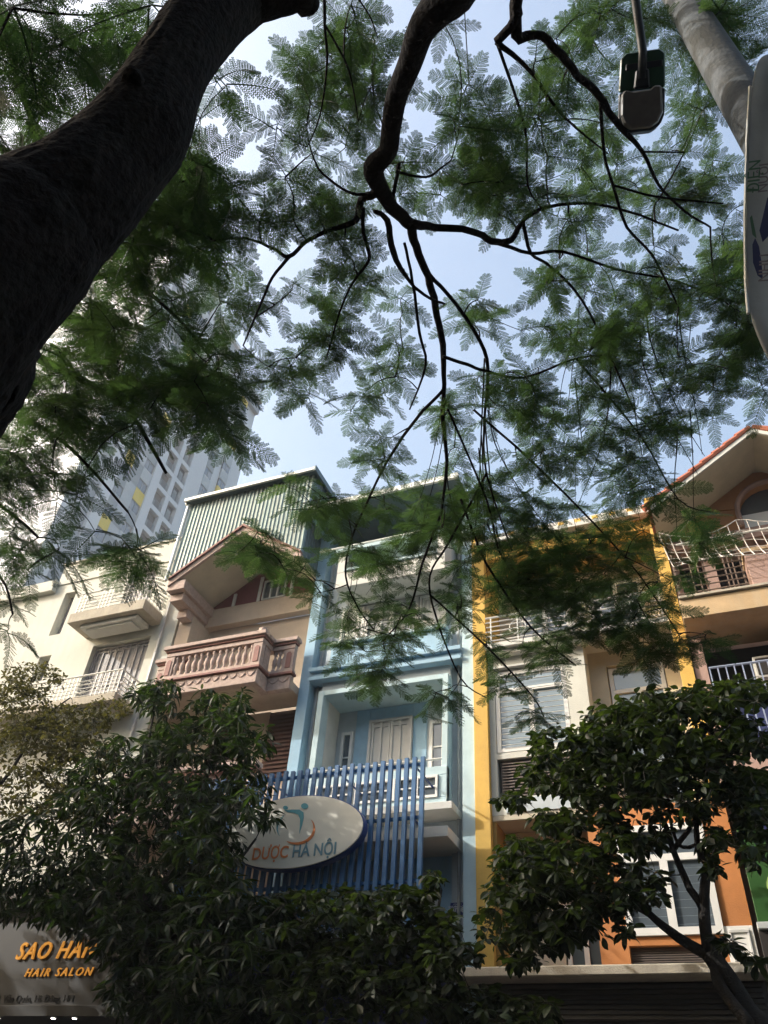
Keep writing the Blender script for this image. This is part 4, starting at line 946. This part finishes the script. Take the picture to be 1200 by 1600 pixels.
for (x0, y0, a_, L_y) in tuple((random.uniform(840, 1090), random.uniform(470, 720), random.uniform(-90, 120), random.uniform(120, 260)) for _ in range(10))+((757, 640, 60, 330), (760, 600, 130, 300), (752, 680, 20, 260), (762, 640, 180, 260), (748, 700, 95, 280), (757, 560, -30, 330), (694, 640, -60, 260), (693, 600, -120, 330), (698, 720, 60, 210), (990, 620, 60, 200), (955, 560, -50, 240), (1060, 450, 40, 260), (1000, 520, 90, 220), (905, 470, -40, 260)):
    d0 = dcan(0, y0); w0 = random.uniform(1.8, 4.2); ph = random.uniform(0, 6)
    pb([(x0+a_*t**1.8+7*math.sin(5*t+ph)*t, y0+L_y*t, d0+.9*t, w0*(1-.7*t)) for t in (0, .2, .4, .6, .8, 1)], sides=5)
can = blobs([(540, 60, 45, 60, 9), (470, 130, 40, 40, 8), (555, 160, 45, 60, 11), (510, 210, 50, 40, 8), (450, 290, 20, 20, 2), (425, 200, 15, 10, 1),
  (700, 90, 45, 70, 9), (720, 180, 55, 50, 11), (745, 260, 55, 45, 16), (650, 290, 50, 40, 4), (780, 320, 40, 30, 5),
  (580, 250, 20, 20, 2), (545, 320, 35, 25, 5), (480, 330, 50, 35, 7), (500, 390, 60, 35, 10), (560, 430, 40, 40, 6), (410, 330, 20, 20, 3),
  (880, 60, 70, 50, 12), (850, 150, 60, 60, 10), (960, 40, 70, 40, 10), (1080, 40, 70, 40, 10), (940, 120, 40, 40, 4), (890, 240, 45, 35, 6), (960, 220, 40, 40, 5), (1150, 60, 50, 50, 12),
  (1080, 150, 50, 40, 6), (1060, 220, 50, 40, 7), (1100, 280, 50, 50, 9), (1000, 310, 60, 40, 8), (910, 330, 60, 40, 8), (840, 300, 30, 50, 5),
  (1150, 380, 40, 60, 14), (1170, 500, 40, 70, 16), (1100, 430, 60, 40, 8), (980, 410, 80, 35, 10), (880, 440, 60, 40, 10), (1010, 480, 90, 50, 18), (900, 520, 90, 40, 16), (1100, 560, 80, 50, 18), (980, 590, 120, 40, 20), (860, 620, 80, 40, 14),
  (460, 470, 50, 40, 9), (540, 520, 50, 40, 9), (600, 480, 40, 50, 7), (620, 570, 50, 40, 8), (450, 570, 40, 25, 6), (390, 490, 20, 30, 4), (590, 650, 50, 40, 8), (470, 610, 30, 15, 3),
  (760, 500, 30, 40, 4), (790, 600, 50, 40, 7), (730, 670, 60, 40, 8), (1020, 660, 100, 30, 12), (1160, 600, 40, 40, 8),
  (850, 700, 80, 40, 12), (950, 740, 80, 40, 13), (700, 760, 80, 35, 13), (600, 740, 40, 25, 5), (800, 790, 80, 35, 12), (1010, 770, 40, 35, 6), (1085, 800, 20, 12, 2), (1100, 850, 25, 25, 3),
  (830, 850, 70, 40, 16), (930, 860, 70, 45, 17), (850, 920, 80, 35, 16), (950, 930, 80, 40, 18), (1010, 960, 50, 30, 9), (900, 980, 70, 20, 9), (1020, 1010, 50, 20, 7), (1100, 1000, 40, 15, 3), (800, 930, 30, 40, 5),
  (590, 870, 50, 25, 8), (640, 850, 40, 20, 4), (560, 990, 45, 30, 8), (620, 1010, 40, 30, 7), (580, 1060, 45, 20, 7), (550, 940, 30, 20, 3), (720, 960, 30, 35, 5), (700, 1085, 25, 20, 4), (790, 1070, 30, 15, 3), (830, 1120, 30, 12, 3), (660, 1110, 10, 8, 1),
  (410, 850, 35, 20, 6), (450, 880, 30, 25, 6), (490, 920, 15, 30, 3), (500, 800, 30, 20, 4), (735, 870, 20, 40, 4), (560, 780, 60, 30, 9), (640, 800, 50, 28, 8), (700, 820, 40, 28, 7), (480, 770, 30, 20, 3), (800, 850, 50, 60, 8), (960, 800, 90, 40, 12), (1050, 900, 30, 60, 6), (880, 1010, 80, 30, 8), (770, 1000, 25, 30, 3), (400, 870, 30, 20, 4), (640, 950, 60, 30, 6), (1150, 1000, 10, 10, 0),
  (1330, 400, 90, 300, 40)], dcan, .4)
def inframe(p):
    d = p-CAM; dep = d.dot(CF)
    if dep < .3: return False
    return abs(d.dot(CR)/dep*FPX) < 690 and abs(d.dot(CU)/dep*FPX) < 890
ex = []  # unseen crown clusters added to shade the pole, trunk and banner
while len(ex) < 330:
    p = Vector((random.uniform(-9, 2), random.uniform(-6, 2.5), random.uniform(7.5, 11)))
    if not inframe(p): ex.append(p)
can += ex
F.sprout(can, .10, .0075, .0032); feather(F, can, 4, 6, .14, .36)
F.finish([bipinnate(i, 12, c) for i, c in enumerate((.12, .25, .4, .05))], LEAF_F)

# ---- second feathery tree on the left
F2 = Tree('flame_tree', (-11.5, 5.5, 0), 'dense feathery tree on the left in front of the apartment tower', BARK)
F2.limb([Vector((-11.5, 5.4, -.1)), Vector((-11.2, 5.5, 2.5)), Vector((-10.4, 5.3, 4.6)), at(-160, 560, 10.2), at(-60, 480, 9.2)], [.3, .24, .2, .17, .14], 'trunk', 12, .03)
pb = F2.pxlimb
pb([(-60, 480, 9.2, 26), (60, 560, 8.4, 16), (140, 600, 7.9, 11), (200, 640, 7.7, 8), (260, 740, 7.6, 5)]); pb([(-60, 480, 9.2, 24), (20, 300, 8.2, 12), (60, 240, 7.8, 9), (40, 160, 7.4, 9), (15, 80, 7, 8), (0, 20, 6.8, 6)])
pb([(40, 160, 7.4, 8), (80, 170, 7.3, 5), (140, 190, 7.1, 3)]); pb([(20, 75, 7, 7), (70, 78, 6.9, 5), (120, 60, 6.8, 3)]); pb([(-40, 500, 9, 14), (160, 430, 7.8, 9), (220, 450, 7.4, 7), (280, 500, 7.2, 5), (330, 560, 7, 3)])
pb([(-60, 620, 9, 10), (60, 665, 8, 7), (130, 720, 7.8, 5), (200, 800, 7.8, 4)]); pb([(-80, 760, 9, 9), (0, 790, 8.2, 6), (60, 840, 8, 4)]); pb([(-70, 860, 9, 7), (0, 900, 8.4, 4), (20, 960, 8.3, 3)])
pb([(-80, 200, 8, 10), (0, 232, 7.5, 8), (45, 250, 7.3, 6), (110, 300, 7.2, 4)])
def dl(x, y): return float(np.interp(y, [0, 300, 600, 1000], [6.6, 6.9, 7.4, 8.2]))
can2 = blobs([(50, 60, 80, 70, 22), (180, 80, 70, 80, 22), (60, 180, 80, 50, 14), (190, 160, 40, 50, 8), (250, 20, 40, 30, 6), (40, 235, 40, 30, 6), (350, 130, 15, 30, 3), (320, 190, 30, 30, 6),
  (290, 280, 45, 50, 18), (340, 310, 40, 30, 8), (250, 370, 90, 60, 30), (340, 400, 30, 30, 7), (200, 460, 90, 60, 32), (310, 470, 60, 50, 18), (360, 520, 40, 40, 9), (140, 550, 80, 50, 26), (260, 560, 90, 50, 26), (350, 590, 50, 30, 9),
  (70, 620, 60, 40, 14), (180, 640, 80, 35, 18), (300, 640, 50, 30, 10), (40, 700, 60, 35, 12), (130, 690, 50, 30, 8), (350, 680, 30, 20, 7), (330, 700, 20, 15, 3),
  (30, 770, 45, 40, 14), (120, 760, 45, 25, 8), (60, 840, 50, 35, 12), (130, 815, 30, 25, 6), (218, 866, 22, 12, 5), (20, 880, 30, 30, 6), (10, 960, 15, 30, 3), (170, 870, 25, 12, 3),
  (-160, 500, 120, 400, 90), (-100, 100, 120, 160, 30)], dl, .5)
F2.sprout(can2, .10, .0075, .0032); feather(F2, can2, 3, 6, .24, .46)
F2.finish([bipinnate(i+9, 13, c, 7) for i, c in enumerate((.15, .3, .45, .2))], LEAF_F2)

# ---- lower street trees
thin = lambda x, y: 1.0
CLUMP[0] = 0
def whorls(tree, pts, n0, n1, s0, s1, zr=(-1.1, .35)):
    for p in pts:
        for i in range(random.randint(n0, n1)):
            a = random.uniform(0, 6.28); z = random.uniform(*zr); d = Vector((math.cos(a), math.sin(a), z))
            n = Vector((random.gauss(0, .45), random.gauss(0, .45), 1)) if abs(z) < 1 else Vector((math.cos(a), math.sin(a), .8))
            tree.leaf(p+d.normalized()*.03, d, n, random.uniform(s0, s1))
def lowtree(name, base, label, bl, limbs, dfn, jit, leafm, protos, nl, sz, zr=(-1.1, .35), bark=BARK2, sag=.05, dens=2.1):
    t = Tree(name, base, label, bark, group='street trees on the pavement')
    for nm, pts, rr in limbs: t.limb(pts, rr, nm, 10, .05)
    P = blobs([(e[0], e[1], e[2], e[3], e[4]*dens) for e in bl], dfn, jit); t.sprout(P, sag, .008, .003); whorls(t, P, nl[0], nl[1], sz[0], sz[1], zr); t.finish(protos, leafm)
    return t
def Yd(Y):
    def f(x, y): d = ray(x, y); return Y/d.y*d.length
    return f
def at_Y(px, py, Y): return onY(px, py, Y)
man = [simpleleaf(i, .13, c) for i, c in enumerate((.25, .5, .15))]
bro = [simpleleaf(i+5, .26, c, .2) for i, c in enumerate((.15, .35, .05))]
sml = [simpleleaf(i+8, .24, c, .2) for i, c in enumerate((.15, .35))]
Ym = 9.6; g = at_Y(250, 1600, Ym)
bm = Vector((g.x, Ym, 0))
lowtree('mango_tree', bm, 'dark mango-like tree with long drooping leaves below the pink balcony',
  [(245, 1085, 40, 25, 26), (345, 1100, 45, 30, 26), (395, 1160, 30, 30, 14), (300, 1150, 90, 40, 50), (210, 1190, 80, 45, 50), (140, 1230, 60, 40, 22), (350, 1230, 70, 50, 46), (240, 1270, 120, 60, 90), (110, 1320, 100, 60, 60), (320, 1325, 60, 50, 44), (408, 1275, 22, 20, 5),
   (210, 1390, 150, 60, 110), (60, 1400, 70, 40, 34), (345, 1410, 70, 45, 52), (260, 1470, 110, 50, 80), (400, 1460, 60, 50, 40), (230, 1545, 70, 45, 34), (330, 1550, 90, 50, 60), (150, 1430, 60, 40, 26), (20, 1330, 30, 50, 14), (420, 1560, 60, 40, 30)],
  [('trunk', [bm, Vector((g.x, Ym, 1.5)), at_Y(255, 1500, Ym), at_Y(250, 1400, Ym)], [.13, .11, .085, .06]),
   ('branch', [at_Y(252, 1450, Ym), at_Y(200, 1330, Ym), at_Y(225, 1200, Ym), at_Y(245, 1090, Ym)], [.05, .04, .03, .015]),
   ('branch', [at_Y(250, 1400, Ym), at_Y(300, 1290, Ym), at_Y(330, 1180, Ym), at_Y(345, 1100, Ym)], [.05, .04, .03, .015]),
   ('branch', [at_Y(255, 1500, Ym), at_Y(150, 1400, Ym), at_Y(70, 1350, Ym)], [.05, .035, .02]), ('branch', [at_Y(253, 1480, Ym), at_Y(330, 1400, Ym), at_Y(400, 1310, Ym)], [.045, .03, .015])],
  Yd(Ym), .55, LEAF_M, man, (7, 12), (.12, .23))
Yb = 9.9; g = at_Y(-120, 1500, Yb); bb = Vector((g.x, Yb, 0))
lowtree('olive_leaved_tree', bb, 'sparse tree with tiny yellowish olive leaves at the far left', 
  [(50, 1060, 50, 25, 50), (30, 1110, 50, 40, 90), (110, 1130, 60, 30, 80), (60, 1170, 70, 40, 130), (130, 1190, 60, 40, 80), (40, 1240, 60, 40, 100), (120, 1260, 60, 30, 50), (-60, 1250, 60, 150, 120), (170, 1110, 30, 20, 20)],
  [('trunk', [bb, Vector((g.x, Yb, 2)), at_Y(-110, 1420, Yb), at_Y(-60, 1300, Yb)], [.12, .1, .08, .06]), ('branch', [at_Y(-60, 1300, Yb), at_Y(20, 1200, Yb), at_Y(60, 1130, Yb), at_Y(110, 1090, Yb)], [.04, .03, .02, .01]), ('branch', [at_Y(-90, 1350, Yb), at_Y(30, 1280, Yb), at_Y(120, 1220, Yb)], [.03, .02, .01])],
  Yd(Yb), .4, LEAF_S, sml, (5, 9), (.06, .10), (-1, 1))
Yc = 9.5; g = at_Y(600, 1700, Yc); bc = Vector((g.x, Yc, 0))
lowtree('young_street_tree', bc, 'low dark broad-leaved tree in front of the blue slat screen',
  [(450, 1420, 50, 30, 26), (520, 1410, 60, 25, 34), (600, 1405, 60, 20, 34), (655, 1395, 25, 16, 10), (676, 1378, 14, 18, 5), (640, 1440, 70, 30, 44), (540, 1460, 100, 35, 70), (690, 1452, 16, 22, 8), (700, 1490, 45, 30, 26), (600, 1500, 120, 40, 80), (480, 1510, 70, 50, 50), (560, 1560, 130, 40, 80), (700, 1560, 90, 30, 40), (800, 1580, 70, 25, 30)],
  [('trunk', [bc, Vector((g.x, Yc, 1.5)), at_Y(610, 1600, Yc), at_Y(600, 1540, Yc)], [.09, .08, .06, .05]), ('branch', [at_Y(605, 1560, Yc), at_Y(520, 1490, Yc), at_Y(460, 1430, Yc)], [.035, .025, .012]), ('branch', [at_Y(603, 1550, Yc), at_Y(670, 1470, Yc), at_Y(690, 1390, Yc)], [.035, .025, .012]), ('branch', [at_Y(600, 1540, Yc), at_Y(590, 1460, Yc), at_Y(600, 1400, Yc)], [.035, .025, .012])],
  Yd(Yc), .45, LEAF_B, bro, (6, 10), (.07, .155))
Yr = 9.3; g = at_Y(1230, 1750, Yr); br_ = Vector((g.x, Yr, 0))
lowtree('street_tree', br_, 'broad-leaved tree with a forked dark trunk in front of the orange window bay',
  [(960, 1120, 50, 25, 26), (890, 1165, 60, 35, 44), (1010, 1110, 60, 30, 36), (1090, 1095, 60, 25, 36), (1160, 1080, 50, 20, 30), (1000, 1170, 100, 40, 80), (1120, 1150, 90, 40, 70), (870, 1210, 60, 25, 34), (960, 1230, 90, 30, 56), (1090, 1210, 100, 30, 64), (1170, 1240, 40, 40, 26),
   (800, 1250, 25, 12, 7), (870, 1280, 40, 20, 18), (930, 1280, 50, 20, 16), (830, 1340, 60, 35, 44), (900, 1350, 60, 40, 40), (960, 1330, 50, 40, 26), (800, 1390, 40, 40, 26), (870, 1410, 80, 40, 56), (950, 1390, 50, 40, 26), (840, 1460, 50, 25, 24), (900, 1450, 50, 20, 20),
   (1010, 1380, 40, 30, 14), (1000, 1300, 50, 20, 10), (1110, 1310, 25, 25, 9), (1180, 1310, 25, 40, 14), (1115, 1350, 15, 15, 4), (820, 1500, 25, 15, 7), (980, 1450, 15, 10, 3), (1130, 1470, 25, 15, 5), (770, 1440, 25, 40, 8), (1060, 1260, 60, 20, 16), (1170, 1500, 15, 15, 3)],
  [('trunk', [br_, at_Y(1215, 1680, Yr), at_Y(1165, 1580, Yr), at_Y(1130, 1520, Yr), at_Y(1108, 1490, Yr)], [.13, .12, .11, .10, .085]),
   ('branch', [at_Y(1108, 1490, Yr), at_Y(1100, 1430, Yr), at_Y(1103, 1370, Yr), at_Y(1112, 1355, Yr), at_Y(1125, 1357, Yr)], [.065, .06, .05, .035, .02]), ('branch', [at_Y(1112, 1358, Yr), at_Y(1092, 1330, Yr), at_Y(1090, 1280, Yr), at_Y(1110, 1230, Yr), at_Y(1140, 1160, Yr)], [.04, .035, .03, .025, .012]),
   ('branch', [at_Y(1120, 1500, Yr), at_Y(1060, 1465, Yr), at_Y(1000, 1420, Yr), at_Y(930, 1400, Yr), at_Y(860, 1390, Yr)], [.06, .05, .03, .02, .012]), ('branch', [at_Y(1098, 1420, Yr), at_Y(1060, 1350, Yr), at_Y(1040, 1290, Yr), at_Y(1000, 1220, Yr), at_Y(960, 1150, Yr)], [.045, .035, .03, .02, .01]),
   ('branch', [at_Y(1050, 1330, Yr), at_Y(1080, 1290, Yr), at_Y(1090, 1260, Yr), at_Y(1080, 1180, Yr)], [.03, .025, .02, .01]), ('branch', [at_Y(1092, 1320, Yr), at_Y(1060, 1320, Yr), at_Y(1045, 1260, Yr), at_Y(1040, 1150, Yr)], [.02, .02, .015, .01]), ('branch', [at_Y(1170, 1600, Yr-.3), at_Y(1125, 1540, Yr-.1), at_Y(1116, 1500, Yr)], [.06, .055, .05])],
  Yd(Yr), .5, LEAF_B, bro, (6, 10), (.07, .155))

# ---- unseen tree beyond the left edge, added so its crown shades the lower street
F3 = Tree('flame_tree', (-15, 6.2, 0), 'unseen feathery tree beyond the left edge, added to shade the lower street', BARK)
F3.limb([Vector((-15, 6.2, -.1)), Vector((-14.8, 6.1, 3)), Vector((-14.2, 6, 5)), Vector((-13, 6, 6.5))], [.26, .22, .18, .1], 'trunk', 12, .02)
F3.limb([Vector((-14.2, 6, 5)), Vector((-15.5, 5.8, 6.5)), Vector((-17, 5.5, 7.2))], [.12, .09, .05])
def inframe(p):
    d = p-CAM; dep = d.dot(CF)
    if dep < .3: return False
    return abs(d.dot(CR)/dep*FPX) < 680 and abs(d.dot(CU)/dep*FPX) < 860
P3 = []
while len(P3) < 1000:
    p = Vector((random.uniform(-26, -8.5), random.uniform(3, 10.5), random.uniform(5.2, 9.8)))
    if p.z-1.28*(12-p.y) < 3.6 and not inframe(p): P3.append(p)
F3.sprout(P3, .1, .006, .002); feather(F3, P3, 5, 7, .35, .5); F3.finish([bipinnate(i+20, 11, .25, 8) for i in range(2)], LEAF_F, 0)
# lettering as plain meshes
bpy.context.view_layer.update()
for o in [o for o in bpy.data.objects if o.type == 'FONT']:
    me = bpy.data.meshes.new_from_object(o); q = bpy.data.objects.new('lettering', me); col.objects.link(q)
    q.parent = o.parent; q.location = o.location; q.rotation_euler = o.rotation_euler; q.scale = o.scale
    cu = o.data; bpy.data.objects.remove(o); bpy.data.curves.remove(cu)

# ---- hazy air
hz = MB().box(-155, 155, -155, 155, -1.5, 99).build('haze', bpy.data.materials.new('haze_air')); tag(hz, None, None, kind='stuff')
hm = hz.data.materials[0]; hm.use_nodes = True; N = hm.node_tree.nodes; N.clear(); ou = N.new('ShaderNodeOutputMaterial'); pv = N.new('ShaderNodeVolumePrincipled')
pv.inputs['Color'].default_value = (.86, .91, 1, 1); pv.inputs['Density'].default_value = .0009; pv.inputs['Anisotropy'].default_value = .3
hm.node_tree.links.new(pv.outputs[0], ou.inputs['Volume'])
